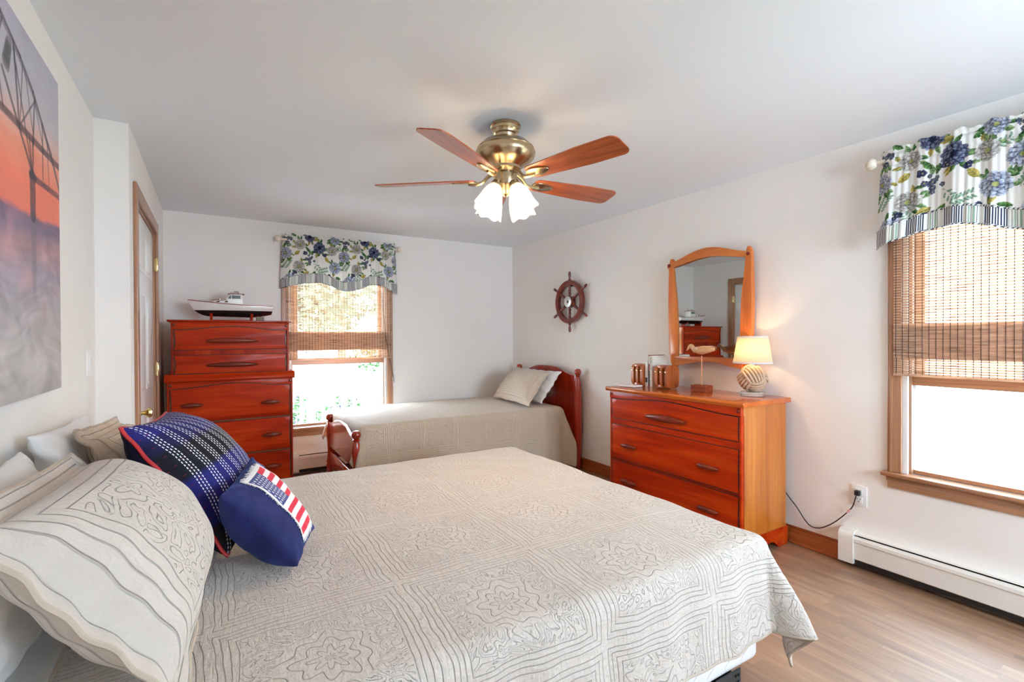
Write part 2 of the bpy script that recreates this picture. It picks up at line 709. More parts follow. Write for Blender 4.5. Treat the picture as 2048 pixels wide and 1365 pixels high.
struct(G().box((XR - 0.014, 1.44, 0), (XR, 1.745, 0.098), 0.004).box((XR - 0.020, 1.44, 0.0), (XR, 1.745, 0.016), 0.004)
       .box((XR - 0.010, 1.44, 0.098), (XR, 1.745, 0.112), 0.004).box((XR - 0.014, 1.745, 0), (XR, 5.05, 0.098), 0.004).box((XR - 0.010, 1.745, 0.098), (XR, 5.05, 0.112), 0.004)
       .obj('baseboard_right', BASE_WOOD, smooth=False))

struct(G().box((XL - TH, DY0, 0), (XL - TH + 0.03, DY1, DZ)).obj('wall_closet_back', W_WALL, smooth=False))

# door in the closet wall
door = struct(bpy.data.objects.new('door_1', None))
COL.objects.link(door)
door.location = (XC, DY0, 0)
ORG[door.name] = (XC, DY0, 0)
g = G()
cx0, cx1 = XC, XC + 0.018
for (a, b_) in ((DY0 - 0.068, DY0 + 0.004), (DY1 - 0.004, DY1 + 0.068)):
    g.box((cx0, a, 0), (cx1, b_, DZ + 0.068), 0.004)
g.box((cx0, DY0 + 0.004, DZ - 0.004), (cx1, DY1 - 0.004, DZ + 0.068), 0.004)
g.box((XC - 0.125, DY0, 0), (XC, DY0 + 0.018, DZ))
g.box((XC - 0.125, DY1 - 0.018, 0), (XC, DY1, DZ))
g.box((XC - 0.125, DY0 + 0.018, DZ - 0.018), (XC, DY1 - 0.018, DZ))
g.obj('door_frame', OAK_Z, door, smooth=False)
g = G()
dx = XC - 0.012
y0, y1 = DY0 + 0.021, DY1 - 0.021
g.box((dx - 0.035, y0, 0.012), (dx, y1, DZ - 0.022), 0.003)
ym = (y0 + y1) / 2
for (a, b_) in ((y0 + 0.11, ym - 0.055), (ym + 0.055, y1 - 0.11)):
    for (c0, c1) in ((0.25, 0.84), (1.0, 1.60), (1.74, 1.98)):
        pts = [(dx, a, c0), (dx, b_, c0), (dx, b_, c1), (dx, a, c1)]
        g.box((dx - 0.001, a, c0), (dx + 0.004, b_, c1), 0.004)
        g.box((dx - 0.001, a + 0.03, c0 + 0.03), (dx + 0.009, b_ - 0.03, c1 - 0.03), 0.007)
slab = g.obj('door_panel', W_TRIMW, door)
g = G()
Mk = T((dx, DY0 + 0.085, 0.905)) @ rotm('Y', PI / 2)
g.lathe([(0.032, 0.0), (0.032, 0.006), (0.014, 0.012), (0.011, 0.034), (0.016, 0.040), (0.027, 0.050), (0.029, 0.060), (0.024, 0.071), (0.010, 0.076), (0, 0.077)], Mk, 24)
g.obj('door_knob', BRASS_BRIGHT, slab)
for hz in (1.83, 1.06):
    g = G()
    g.box((XC - 0.006, DY1 - 0.024, hz), (XC + 0.020, DY1 + 0.004, hz + 0.09), 0.002)
    g.lathe([(0.007, -0.004), (0.007, 0.094)], T((XC + 0.008, DY1 - 0.021, hz)), 12)
    g.obj('hinge', BRASS_BRIGHT, door)


# windows: a runs along the wall from the casing's outer edge, d goes outward
def window(name, Mw, sill, oa, ob, width, ax):
    def bx(g, a0, a1, d0, d1, z0, z1, bev=0.0):
        p, q = Mw(a0, d0, z0), Mw(a1, d1, z1)
        return g.box(p, q, bev)
    root = struct(bpy.data.objects.new(name, None))
    COL.objects.link(root)
    o = Mw(width / 2, 0, sill)
    root.location = o
    ORG[root.name] = tuple(o)
    W = width
    c = 0.065
    ztop = 2.10
    g = G()
    for a0 in (0.0, W - c):
        bx(g, a0, a0 + c, -0.018, 0, sill, ztop + c, 0.004)
        e = a0 + 0.012 if a0 == 0 else a0 + c - 0.024
        bx(g, e, e + 0.012, -0.023, -0.016, sill, ztop, 0.002)
    g.obj('casing', OAK_Z, root, smooth=False)
    g = G()
    bx(g, c, W - c, -0.018, 0, ztop, ztop + c, 0.004)
    g.obj('head_casing', oa, root, smooth=False)
    g = G()
    bx(g, -0.022, W + 0.022, -0.05, 0.03, sill - 0.022, sill, 0.006)
    g.obj('stool', oa, root)
    g = G()
    pr = [(-0.0, -0.022), (-0.030, -0.022), (-0.026, -0.045), (-0.014, -0.060), (-0.012, -0.088), (0, -0.088)]
    pts = [Mw(0.0, d, sill + z) for d, z in pr]
    g.prism(pts, Vector(Mw(W, 0, 0)) - Vector(Mw(0, 0, 0)))
    g.obj('apron', oa, root, smooth=False)
    # jamb liner, stops
    g = G()
    for s0 in (c, W - c - 0.02):
        bx(g, s0, s0 + 0.02, 0.0, 0.135, sill, ztop)
        s1 = s0 + 0.02 if s0 == c else s0 - 0.018
        bx(g, s1, s1 + 0.018, 0.055, 0.075, sill, 1.06)
        bx(g, s1, s1 + 0.018, 0.09, 0.11, sill, 1.06)
        bx(g, s1 + (0.0 if s0 == c else 0.004), s1 + (0.014 if s0 == c else 0.018), 0.115, 0.135, sill, 1.06)
    bx(g, c + 0.02, W - c - 0.02, 0.0, 0.135, ztop - 0.02, ztop)
    bx(g, c + 0.02, W - c - 0.02, 0.05, 0.15, sill - 0.02, sill + 0.004)
    g.obj('jamb_liner', W_VINYL, root, smooth=False)
    g = G()
    for s0 in (c + 0.02, W - c - 0.032):
        bx(g, s0, s0 + 0.012, 0.02, 0.034, sill, ztop - 0.02)
    g.obj('stop', OAK_Z, root, smooth=False)
    a0, a1 = c + 0.033, W - c - 0.033
    g = G()
    bx(g, a0, a0 + 0.05, 0.036, 0.07, 1.062, ztop - 0.022, 0.003)
    bx(g, a1 - 0.05, a1, 0.036, 0.07, 1.062, ztop - 0.022, 0.003)
    g2 = G()
    bx(g2, a0 + 0.05, a1 - 0.05, 0.036, 0.07, ztop - 0.08, ztop - 0.022, 0.003)
    bx(g2, a0 - 0.01, a1 + 0.01, 0.032, 0.072, 1.062, 1.125, 0.003)
    sash = g.obj('upper_sash', OAK_Z, root, smooth=False)
    g2.obj('sash_rail', oa, sash, smooth=False)
    g = G()
    bx(g, a0 + 0.045, a1 - 0.045, 0.05, 0.054, 1.12, ztop - 0.075)
    g.obj('upper_pane', GLASS, root, smooth=False)
    g = G()
    bx(g, a0, a1, 0.036, 0.07, sill + 0.001, sill + 0.022, 0.003)
    g.obj('bottom_rail', oa, root, smooth=False)
    g = G()
    bx(g, a0 + 0.006, a1 - 0.006, 0.080, 0.084, sill + 0.004, 1.10)
    g.obj('lower_pane', GLASS, root, smooth=False)
    return root


WB = lambda a, d, z: (0.557 + a, YB + d, z)
WR = lambda a, d, z: (XR + d, 1.205 - a, z)
win_b = window('window_1', WB, 0.455, OAK_X, OAK_X, 1.087, 0)
win_r = window('window_2', WR, 0.585, OAK_Y, OAK_Y, 1.09, 1)
# a cord cleat on the back window's right casing
g = G()
g.box((1.636, YB - 0.028, 0.845), (1.648, YB - 0.016, 0.905), 0.003)
g.box((1.630, YB - 0.044, 0.850), (1.654, YB - 0.028, 0.857), 0.002)
g.box((1.630, YB - 0.044, 0.892), (1.654, YB - 0.028, 0.899), 0.002)
g.obj('cord_cleat', STEEL, win_b)

# two unseen windows added behind the camera to bring in fill daylight
def fill_window(name, Mp, a0, a1, z0, z1, loc):
    root = struct(bpy.data.objects.new(name, None))
    COL.objects.link(root)
    root.location = loc
    ORG[root.name] = tuple(loc)
    am = (a0 + a1) / 2
    g = G()
    for p in (a0, am - 0.03, a1 - 0.06):
        g.box(Mp(p, -0.015, z0), Mp(p + 0.06, 0.12, z1))
    for q in (z0, z1 - 0.06):
        for p0, p1 in ((a0 + 0.06, am - 0.03), (am + 0.03, a1 - 0.06)):
            g.box(Mp(p0, -0.015, q), Mp(p1, 0.12, q + 0.06))
    g.obj('window_frame', OAK_Z, root, smooth=False)
    for p0, p1 in ((a0 + 0.06, am - 0.03), (am + 0.03, a1 - 0.06)):
        G().box(Mp(p0, 0.066, z0 + 0.06), Mp(p1, 0.07, z1 - 0.06)).obj('pane', GLASS, root, smooth=False)


fill_window('fill_window_front', lambda a, d, z: (a, YF - d, z), 1.40, 2.70, 0.90, 2.10, (2.05, YF, 0.90))
fill_window('fill_window_right', lambda a, d, z: (XR + d, a, z), -1.40, -0.50, 0.90, 2.10, (XR, -0.95, 0.90))


# ------------------------------------------------------------------ baseboard heaters
def heater(label, Mh, a0, a1, cap0, loc):
    """Mh(a, d, z): a along the wall, d out from it"""
    t = thing('baseboard_heater', label, 'heater', loc)

    def extr(g, prof, p, q, bev=0.0):
        g.prism([Mh(p, d, z) for d, z in prof], Vector(Mh(q, 0, 0)) - Vector(Mh(p, 0, 0)))
    g = G()
    extr(g, [(0.001, 0.01), (0.008, 0.01), (0.008, 0.19), (0.001, 0.19)], a0, a1)
    extr(g, [(0.008, 0.02), (0.046, 0.02), (0.046, 0.165), (0.008, 0.165)], a0, a1)
    g.obj('fin_core', DARK_GAP, t, smooth=False)
    g = G()
    extr(g, [(0.001, 0.19), (0.001, 0.207), (0.030, 0.207), (0.052, 0.200), (0.056, 0.192), (0.050, 0.190), (0.03, 0.196)], a0, a1)
    g.obj('top_cover', HEATER_M, t, smooth=False)
    g = G()
    extr(g, [(0.050, 0.183), (0.060, 0.181), (0.066, 0.170), (0.067, 0.153), (0.062, 0.150), (0.062, 0.056), (0.055, 0.050), (0.050, 0.056)], a0, a1)
    g.obj('front_panel', HEATER_M, t, smooth=False)
    if cap0:
        g = G()
        s = 1 if a1 > a0 else -1
        prof = [(0.001, 0.026), (0.07, 0.026), (0.071, 0.165), (0.068, 0.188), (0.058, 0.203), (0.040, 0.210), (0.001, 0.210)]
        extr(g, prof, a0 - s * 0.002, a0 + s * 0.075)
        g.obj('end_cap', HEATER_M, t, angle=30)
    return t


heater('long cream baseboard heater with rounded end cap below the right window', lambda a, d, z: (XR - d, a, z), 1.425, -1.5, True, (XR, 0.6, 0))
heater('cream baseboard heater along the wall under the window beside the tall chest', lambda a, d, z: (a, YB - d, z), 0.62, 3.05, True, (1.6, YB, 0))


# ------------------------------------------------------------------ woven shades, rods, valances
def shade(label, Ms, a0, a1, cord, loc):
    """Ms(a, d, z): d into the room from the wall face"""
    t = thing('woven_wood_shade', label, 'window shade', loc, None)
    rnd = random.Random(5)

    def strip(g, A0, A1, d0, d1, z0, z1):
        g.box(Ms(A0, d0, z0), Ms(A1, d1, z1))

    def slats(g, z0, z1, d, pitch, h):
        z = z0
        while z < z1:
            dd = d + rnd.uniform(-0.0006, 0.0006)
            strip(g, a0, a1, dd, dd + 0.0016, z, z + h)
            z += pitch
    g = G()
    slats(g, 1.212, 2.12, 0.036, 0.0145, 0.0088)
    g.obj('slat_panel', SLAT_M, t, smooth=False)
    g = G()
    slats(g, 1.205, 1.385, 0.030, 0.0110, 0.0098)
    slats(g, 1.210, 1.385, 0.0265, 0.0110, 0.0098)
    g.obj('roman_fold', SLAT_M, t, smooth=False)
    g = G()
    slats(g, 1.122, 1.205, 0.031, 0.0122, 0.0095)
    g.obj('hem_panel', SLAT_M, t, smooth=False)
    g = G()
    strip(g, a0, a1, 0.028, 0.036, 1.114, 1.124)
    g.obj('hem_bar', SLAT_M, t, smooth=False)
    g = G()
    n = int(round(abs(a1 - a0) / 0.029))
    for i in range(n + 1):
        a = a0 + (a1 - a0) * (0.012 + 0.976 * i / n)
        w = 0.0012
        strip(g, a - w, a + w, 0.0385, 0.0400, 1.212, 2.12)
        strip(g, a - w, a + w, 0.0335, 0.0348, 1.122, 1.212)
    o = g.obj('warp_threads', THREAD_M, t, smooth=False)
    g = G()
    strip(g, a0, a1, 0.022, 0.052, 2.10, 2.14)
    g.obj('head_rail', OAK_X if cord else OAK_Y, t, smooth=False)
    if cord:
        g = G()
        p0 = Ms(a0 + (a1 - a0) * 0.90, 0.05, 2.10)
        pts = spline([p0, Ms(a1 - 0.10, 0.052, 1.80), Ms(a1 - 0.075, 0.050, 1.40), Ms(a1 - 0.035, 0.050, 1.16), Ms(a1 - 0.015, 0.05, 1.02), Ms(a1 + 0.018, 0.046, 0.895), Ms(a1 + 0.020, 0.047, 0.86)], 40)
        g.tube([tuple(p) for p in pts], 0.0022, 6)
        pts = spline([Ms(a1 + 0.018, 0.046, 0.895), Ms(a1 + 0.004, 0.045, 0.99), Ms(a1 - 0.03, 0.045, 1.13)], 12)
        g.tube([tuple(p) for p in pts], 0.0016, 6)
        g.obj('pull_cord', THREAD_M, t)
    return t


shade('woven bamboo shade lowered halfway over the back window beside the tall chest', lambda a, d, z: (a, YB - d, z), 0.592, 1.624, True, (1.10, YB, 1.1))
shade('woven bamboo shade lowered halfway over the window on the right wall', lambda a, d, z: (XR - d, a, z), 1.170, 0.150, False, (XR, 0.66, 1.1))


def rod(label, Ms, a0, a1, brs, loc):
    t = thing('curtain_rod', label, 'curtain rod', loc)
    z = 2.268
    d = 0.088
    G().tube([Ms(a0, d, z), Ms(a1, d, z)], 0.011, 12).obj('pole', CREAM_M, t)
    s = 1 if a1 > a0 else -1
    for e, q in ((a0, -s), (a1, s)):
        # scallop-shell finial: a ribbed, flattened knob
        n, m_ = 36, 14
        P = np.zeros((n + 1, m_ + 1, 3))
        for i in range(n + 1):
            th = 2 * PI * i / n
            for j in range(m_ + 1):
                ph = PI * j / m_
                r = 0.029 * (1 + 0.10 * math.cos(9 * th) * math.sin(ph))
                P[i, j] = Ms(e + q * (0.026 - 0.029 * math.cos(ph)), d + r * math.sin(ph) * math.cos(th), z + r * math.sin(ph) * math.sin(th))
        g = G()
        vs = [[g.bm.verts.new(P[i, j]) for j in range(m_ + 1)] for i in range(n)]
        for i in range(n):
            for j in range(m_):
                g.bm.faces.new((vs[i][j], vs[(i + 1) % n][j], vs[(i + 1) % n][j + 1], vs[i][j + 1]))
        bmesh.ops.remove_doubles(g.bm, verts=g.bm.verts, dist=1e-5)
        g.obj('finial', CREAM_M, t, angle=None)
    for b in brs:
        g = G()
        g.tube([Ms(b, 0.0, z - 0.004), Ms(b, 0.05, z - 0.010), Ms(b, 0.075, z - 0.014), Ms(b, d + 0.002, z - 0.011)], 0.006, 8)
        g.lathe([(0.02, 0), (0.02, 0.006), (0.006, 0.008)], Matrix.Translation(Ms(b, 0, z - 0.004)) @ (Vector(Ms(b, 1, 0)) - Vector(Ms(b, 0, 0))).to_track_quat('Z', 'Y').to_matrix().to_4x4(), 16)
        g.obj('bracket', CREAM_M, t)
    return t


rod('cream curtain rod with shell finials above the back window', lambda a, d, z: (a, YB - d, z), 0.548, 1.672, (0.585, 1.64), (1.10, YB, 2.268))
rod('cream curtain rod with shell finials above the right wall window', lambda a, d, z: (XR - d, a, z), 1.228, 0.085, (1.19, 0.12), (XR, 0.66, 2.268))


# painted floral print: petals, leaves and sprays laid over a white ground, repeating every 0.56 m
def floral(u, v, seed=3):
    H, Wp = 0.60, 0.56
    rs = np.random.RandomState(seed)
    col = np.ones(u.shape + (3,)) * np.array([0.87, 0.86, 0.83])
    uu = np.mod(u, Wp)

    def lay(mask, c):
        nonlocal col
        m = np.clip(mask, 0, 1)[..., None]
        col = col * (1 - m) + np.array(c) * m

    def rel(cx, cy):
        du = uu - cx
        du = du - Wp * np.round(du / Wp)
        return du, v - cy
    nz = 0.5 + 0.5 * np.sin(u * 210 + 3 * np.sin(v * 160)) * np.sin(v * 190 + 2 * np.sin(u * 140))

    def leaf(cx, cy, L, w, a, c1, c2):
        x, y = rel(cx, cy)
        p = x * math.cos(a) + y * math.sin(a)
        q = -x * math.sin(a) + y * math.cos(a)
        t = np.clip(p / L + 0.5, 0, 1)
        hw = w * np.sin(np.pi * t) ** 0.8
        ins = (np.abs(q) < hw) & (np.abs(p) < L / 2)
        k = np.clip(0.5 + q / (2 * w) + 0.35 * (nz - 0.5) + 0.25 * np.sin(p * 420 + np.abs(q) * 300), 0, 1)[..., None]
        c = np.array(c1) * (1 - k) + np.array(c2) * k
        m = ins[..., None]
        col[...] = np.where(m, c, col)
        lay(ins * (np.abs(q) < 0.0012) * 0.7, (0.05, 0.09, 0.05))

    def rose(cx, cy, R, cs, n=7, eye=None):
        x, y = rel(cx, cy)
        r = np.hypot(x, y)
        th = np.arctan2(y, x)
        ph = rs.uniform(0, 6)
        edge = R * (0.82 + 0.18 * np.abs(np.sin(n * th / 2 + ph)))
        ins = r < edge
        ring = np.sin(r / R * 17 + 1.6 * np.sin(n * th / 2 + ph + r / R * 3.5) + 2 * nz)
        k = 0.5 + 0.5 * ring
        d, m_, l = [np.array(q) for q in cs]
        k = k[..., None]
        c = np.where(k < 0.5, d * (1 - 2 * k) + m_ * 2 * k, m_ * (2 - 2 * k) + l * (2 * k - 1))
        col[...] = np.where(ins[..., None], c, col)
        if eye is not None:
            e = r < R * 0.22
            col[...] = np.where(e[..., None], np.array(eye) * (0.7 + 0.3 * nz[..., None]), col)

    def spray(cx, cy, a, L, c):
        x, y = rel(cx, cy)
        p = x * math.cos(a) + y * math.sin(a)
        q = -x * math.sin(a) + y * math.cos(a) - 0.012 * np.sin(p * 26)
        lay((np.abs(q) < 0.0014) * (p > 0) * (p < L), c)
        for i in range(6):
            for sd in (-1, 1):
                d = L * (0.2 + 0.15 * i)
                lx, ly = cx + d * math.cos(a) - sd * 0.014 * math.sin(a), cy + d * math.sin(a) + sd * 0.014 * math.cos(a)
                leaf(lx, ly, 0.030, 0.0065, a + sd * 0.9, (0.20, 0.34, 0.22), (0.52, 0.66, 0.54))
    NAVY = ((0.012, 0.014, 0.040), (0.06, 0.07, 0.14), (0.26, 0.29, 0.40))
    SLATE = ((0.07, 0.08, 0.13), (0.27, 0.31, 0.43), (0.68, 0.71, 0.78))
    GREY = ((0.14, 0.13, 0.12), (0.42, 0.40, 0.37), (0.70, 0.68, 0.64))
    GRN = ((0.018, 0.07, 0.022), (0.17, 0.33, 0.11))
    GRN2 = ((0.06, 0.16, 0.06), (0.40, 0.55, 0.27))
    YEL = ((0.32, 0.25, 0.05), (0.66, 0.56, 0.18))
    spray(0.30, 0.30, -0.9, 0.17, (0.25, 0.30, 0.25))
    spray(0.20, 0.14, 2.3, 0.13, (0.28, 0.33, 0.28))
    spray(0.44, 0.42, 0.4, 0.13, (0.28, 0.28, 0.26))
    spray(0.02, 0.24, 1.0, 0.10, (0.28, 0.28, 0.26))
    spray(0.33, 0.22, 0.3, 0.10, (0.28, 0.33, 0.28))

    def peony(cx, cy, R, cs, eye):
        """loose flower: rings of overlapping pointed petals, darker at their roots"""
        d, m_, l = [np.array(q) for q in cs]
        for ringr, np_, pl in ((1.0, 13, 0.62), (0.74, 10, 0.55), (0.48, 7, 0.46)):
            off = rs.uniform(0, 6)
            for k in range(np_):
                a = off + k * 6.283 / np_ + rs.uniform(-0.12, 0.12)
                L = R * pl * rs.uniform(0.85, 1.1)
                c0 = R * ringr - L * 0.5
                px_, py_ = cx + c0 * math.cos(a), cy + c0 * math.sin(a)
                x, y = rel(px_, py_)
                p = x * math.cos(a) + y * math.sin(a)
                q = -x * math.sin(a) + y * math.cos(a)
                t = np.clip(p / L + 0.5, 0, 1)
                hw = R * 0.25 * np.sin(np.pi * np.clip(t * 0.85 + 0.1, 0, 1)) ** 0.7
                ins = (np.abs(q) < hw) & (np.abs(p) < L / 2)
                f = np.clip(t * 1.25 - 0.15 + 0.3 * (nz - 0.5) - 0.5 * (np.abs(q) > hw * 0.78), 0, 1)[..., None]
                c = np.where(f < 0.5, d * (1 - 2 * f) + m_ * 2 * f, m_ * (2 - 2 * f) + l * (2 * f - 1))
                tone = rs.uniform(0.75, 1.15)
                col[...] = np.where(ins[..., None], c * tone, col)
        x, y = rel(cx, cy)
        e = np.hypot(x, y) < R * 0.20
        col[...] = np.where(e[..., None], np.array(eye) * (0.6 + 0.5 * nz[..., None]), col)

    def cluster(cx, cy, R, cs, n=9):
        """a head of small dark blossoms"""
        for k in range(n):
            a, q = rs.uniform(0, 6.28), R * rs.uniform(0.1, 0.95)
            bx_, by_ = cx + q * math.cos(a), cy + q * math.sin(a)
            rr_ = rs.uniform(0.008, 0.014)
            for j in range(5):
                aa = j * 1.2566 + a
                rose(bx_ + rr_ * 0.7 * math.cos(aa), by_ + rr_ * 0.7 * math.sin(aa), rr_ * 0.62, cs, 3)
            rose(bx_, by_, rr_ * 0.33, ((0.3, 0.28, 0.12), (0.45, 0.42, 0.2), (0.6, 0.55, 0.3)), 3)

    big = [(0.09, 0.12, 0.064, SLATE, 'p'), (0.37, 0.09, 0.060, SLATE, 'p'), (0.50, 0.27, 0.052, SLATE, 'p'), (0.155, 0.265, 0.048, GREY, 'p'), (0.265, 0.345, 0.046, NAVY, 'c'), (0.03, 0.385, 0.048, SLATE, 'p'),
           (0.345, 0.455, 0.050, NAVY, 'p'), (0.47, 0.435, 0.042, GREY, 'p'), (0.16, 0.475, 0.044, GREY, 'p'), (0.055, 0.525, 0.046, NAVY, 'c'), (0.50, 0.545, 0.042, SLATE, 'p'), (0.25, 0.555, 0.044, NAVY, 'p')]
    big = [(q[0], q[1], q[2] * 1.2, q[3], q[4]) for q in big]
    for cx, cy, R, cs, kind in big:
        for k in range(7):
            a = rs.uniform(0, 6.28)
            pal = (GRN, GRN2, GRN, GRN2, YEL, GRN, GRN2)[k]
            leaf(cx + (R + 0.006) * math.cos(a), cy + (R + 0.006) * math.sin(a), rs.uniform(0.036, 0.062), rs.uniform(0.008, 0.0125), a + rs.uniform(-0.6, 0.6), *pal)
    for cx, cy, a in ((0.135, 0.395, 0.7), (0.42, 0.345, -0.9), (0.225, 0.205, 0.5), (0.31, 0.535, 0.2)):
        leaf(cx, cy, 0.066, 0.018, a, *YEL)
    for cx, cy, a in ((0.295, 0.205, 0.9), (0.53, 0.17, -0.3), (0.165, 0.055, 0.3), (0.235, 0.43, 2.3), (0.44, 0.52, 0.5), (0.10, 0.565, 2.6)):
        leaf(cx, cy, 0.056, 0.014, a, *GRN)
    for cx, cy, R, cs, kind in big:
        if kind == 'p':
            peony(cx, cy, R, cs, (0.46, 0.48, 0.18) if cs is not NAVY else (0.03, 0.035, 0.07))
        else:
            cluster(cx, cy, R, cs, 11)
    for cx, cy in ((0.115, 0.20), (0.44, 0.185), (0.215, 0.395), (0.405, 0.385), (0.31, 0.41)):
        cluster(cx, cy, 0.018, ((0.01, 0.012, 0.04), (0.03, 0.035, 0.09), (0.10, 0.11, 0.20)), 4)
    return np.clip(col, 0, 1)


def valance(label, Ms, a0, a1, loc, seed, dip):
    """gathered rod-pocket valance; Ms(a, d, z)"""
    W = abs(a1 - a0)
    nu, nv = 430, 170
    s = np.linspace(0, 1, nu)[:, None] * np.ones((1, nv))
    w = np.ones((nu, 1)) * np.linspace(0, 1, nv)[None, :]
    # scalloped lower edge (knots along the width)
    ks = np.array([0, .06, .16, .27, .36, .48, .56, .66, .75, .84, .93, 1.0])
    kz = np.array([1.803, 1.822, 1.855, 1.875, 1.862, 1.806, 1.800, 1.835, 1.888, 1.872, 1.825, 1.792])
    zb = np.interp(s, ks, kz)
    k = np.ones(41) / 41
    zb = np.stack([np.convolve(np.pad(zb[:, 0], 20, mode='edge'), k, 'valid')] * nv, 1)
    rnd = np.random.RandomState(seed)
    ph = rnd.uniform(0, 6, 6)
    head = 2.322 + 0.006 * np.sin(s * 2 * PI * 9 + ph[0]) + 0.004 * np.sin(s * 2 * PI * 21 + ph[1])
    z = zb + (head - zb) * w
    gather = 0.010 * np.sin(s * 2 * PI * 9 + ph[0] + 0.6 * np.sin(s * 9)) + 0.005 * np.sin(s * 2 * PI * 17 + ph[2]) + 0.003 * np.sin(s * 2 * PI * 41 + ph[3])
    down = np.clip((2.30 - z) / 0.45, 0, 1)
    fold = 0.014 * np.sin(s * 2 * PI * 4.0 + ph[4] + 0.8 * np.sin(w * 2)) * down
    pocket = np.exp(-((z - 2.268) / 0.022) ** 2)
    d = 0.100 + gather * (0.45 + 0.4 * down) + fold + 0.004 * pocket - 0.010 * np.exp(-((z - 2.298) / 0.009) ** 2) - 0.007 * np.exp(-((z - 2.236) / 0.009) ** 2)
    # returns: the ends bend back toward the wall
    e = np.minimum(s, 1 - s) * W
    d = d - 0.055 * np.clip(1 - e / 0.045, 0, 1) ** 2
    flare = (s - 0.5) * 0.045 * down
    a = a0 + (a1 - a0) * (s + flare)
    P = np.stack(np.broadcast_arrays(*Ms(a, d, z)), -1)
    U = s * W * 1.06
    V = z - 1.72
    band = 0.088
    t = thing('floral_valance', label, 'valance', loc)
    jb = 30
    # floral part above the hem band
    zz0 = zb + band
    z1 = zz0 + (head - zz0) * w
    wi = (z1 - zb) / (head - zb)
    idx = np.clip(wi * (nv - 1), 0, nv - 1.001)
    lo = idx.astype(int)
    fr = (idx - lo)[..., None]
    ii = np.arange(nu)[:, None] * np.ones((1, nv), int)
    PF = P[ii, lo] * (1 - fr) + P[ii, np.minimum(lo + 1, nv - 1)] * fr
    c = floral(U, z1 - 1.755, seed)
    grid_obj('floral_panel', PF, FLORAL_M, t, col=c, thick=0.0016)
    # striped band with a corded edge
    nb = 12
    wb = np.ones((nu, 1)) * np.linspace(0, 1, nb)[None, :]
    zz = zb[:, :1] + band * wb
    idx = np.clip((zz - zb[:, :1]) / (head - zb)[:, :1] * (nv - 1), 0, nv - 1.001)
    lo = idx.astype(int)
    fr = (idx - lo)[..., None]
    ii = np.arange(nu)[:, None] * np.ones((1, nb), int)
    PB = P[ii, lo] * (1 - fr) + P[ii, lo + 1] * fr
    UVb = np.stack([U[:, :1] * np.ones((1, nb)), wb], -1)
    grid_obj('striped_hem_band', PB, STRIPE_M, t, uv=UVb, thick=0.0018)
    g = G()
    st = 4
    for row in (PB[::st, 0], PB[::st, -1]):
        outv = np.array(Ms(0.0, 1.0, 0.0)) - np.array(Ms(0.0, 0.0, 0.0))
        g.tube([tuple(p + outv * 0.002) for p in row], 0.0045, 6)
    o = g.obj('cording', CORD_M, t)
    return t


def cord_mat():
    m, nt, b = newmat('bias_stripe_cord')
    x, y, z = sep(nt, coords(nt))
    f = ((x + y) * 62.0 + z * 60.0).fract()
    c = ramp(nt, f, [(0, (0.03, 0.035, 0.07)), (0.42, (0.74, 0.74, 0.70))], 'CONSTANT')
    nt.links.new(c, b.inputs['Base Color'])
    b.inputs['Roughness'].default_value = 0.8
    return m


CORD_M = cord_mat()
valance('blue and green floral valance with striped scalloped hem over the back window', lambda a, d, z: (a, YB - d, z), 0.566, 1.664, (1.10, YB - 0.09, 2.268), 3, 0)
valance('blue and green floral valance with striped scalloped hem over the right wall window', lambda a, d, z: (XR - d, a, z), 1.222, 0.095, (XR - 0.09, 0.66, 2.268), 3, 0)


# ------------------------------------------------------------------ chests of drawers
def bumpf(s, p=1.3):
    return (0.5 - 0.5 * math.cos(2 * PI * s)) ** p


GAP_SHADE_M = plain('painted_gap_shade', (0.045, 0.006, 0.003), 0.5)


def handle(M3, w0, w1, z, h, proud, parent, mat):
    """lens-shaped wooden pull between w0 and w1"""
    n = 28
    mtx = []
    g = G()
    rings = []
    for i in range(n + 1):
        t = -1 + 2 * i / n
        k = max(0.0, 1 - t * t)
        hh = 0.007 + (h / 2 - 0.007) * k ** 0.9
        oo = 0.004 + 0.6 * proud * (k ** 0.6)
        th = 0.006 + 0.35 * proud * k ** 0.5
        if abs(t) > 0.97:
            hh *= 0.55
        w = w0 + (w1 - w0) * i / n
        zz = z + 0.10 * h * k
        rings.append([g.bm.verts.new(M3(w, oo + th * math.cos(a), zz + hh * math.sin(a))) for a in [2 * PI * j / 14 for j in range(14)]])
    for a, b in zip(rings[:-1], rings[1:]):
        for j in range(14):
            g.bm.faces.new((a[j], a[(j + 1) % 14], b[(j + 1) % 14], b[j]))
    g.bm.faces.new(rings[0])
    g.bm.faces.new(list(reversed(rings[-1])))
    return g.obj('handle', mat, parent)


def drawer(M3, parent, w0, w1, z0, z1, mat, wave=None, side=0.004, face=0.0):
    """drawer front; wave(s) gives the top edge height"""
    pts = []
    n = 24
    for i in range(n + 1):
        s = i / n
        pts.append((w0 + (w1 - w0) * s, wave(s) if wave else z1))
    zr, zl = pts[-1][1], pts[0][1]
    for i in range(1, 8):
        s = i / 8
        pts.append((w1 - side * math.sin(PI * s), zr + (z0 - zr) * s))
    pts.append((w1, z0))
    pts.append((w0, z0))
    for i in range(1, 8):
        s = i / 8
        pts.append((w0 + side * math.sin(PI * s), z0 + (zl - z0) * s))
    g = G()
    g.prism([M3(w, face - 0.02, z) for w, z in pts], Vector(M3(0, 0.02, 0)) - Vector(M3(0, 0, 0)), 0.0022, 2)
    d_ = g.obj('drawer', mat, parent, angle=25)
    # dark tube round the front, painted in as the shade of the drawer gap
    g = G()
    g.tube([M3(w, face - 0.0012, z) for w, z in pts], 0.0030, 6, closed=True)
    g.obj('gap_shade_line', GAP_SHADE_M, d_)
    return d_


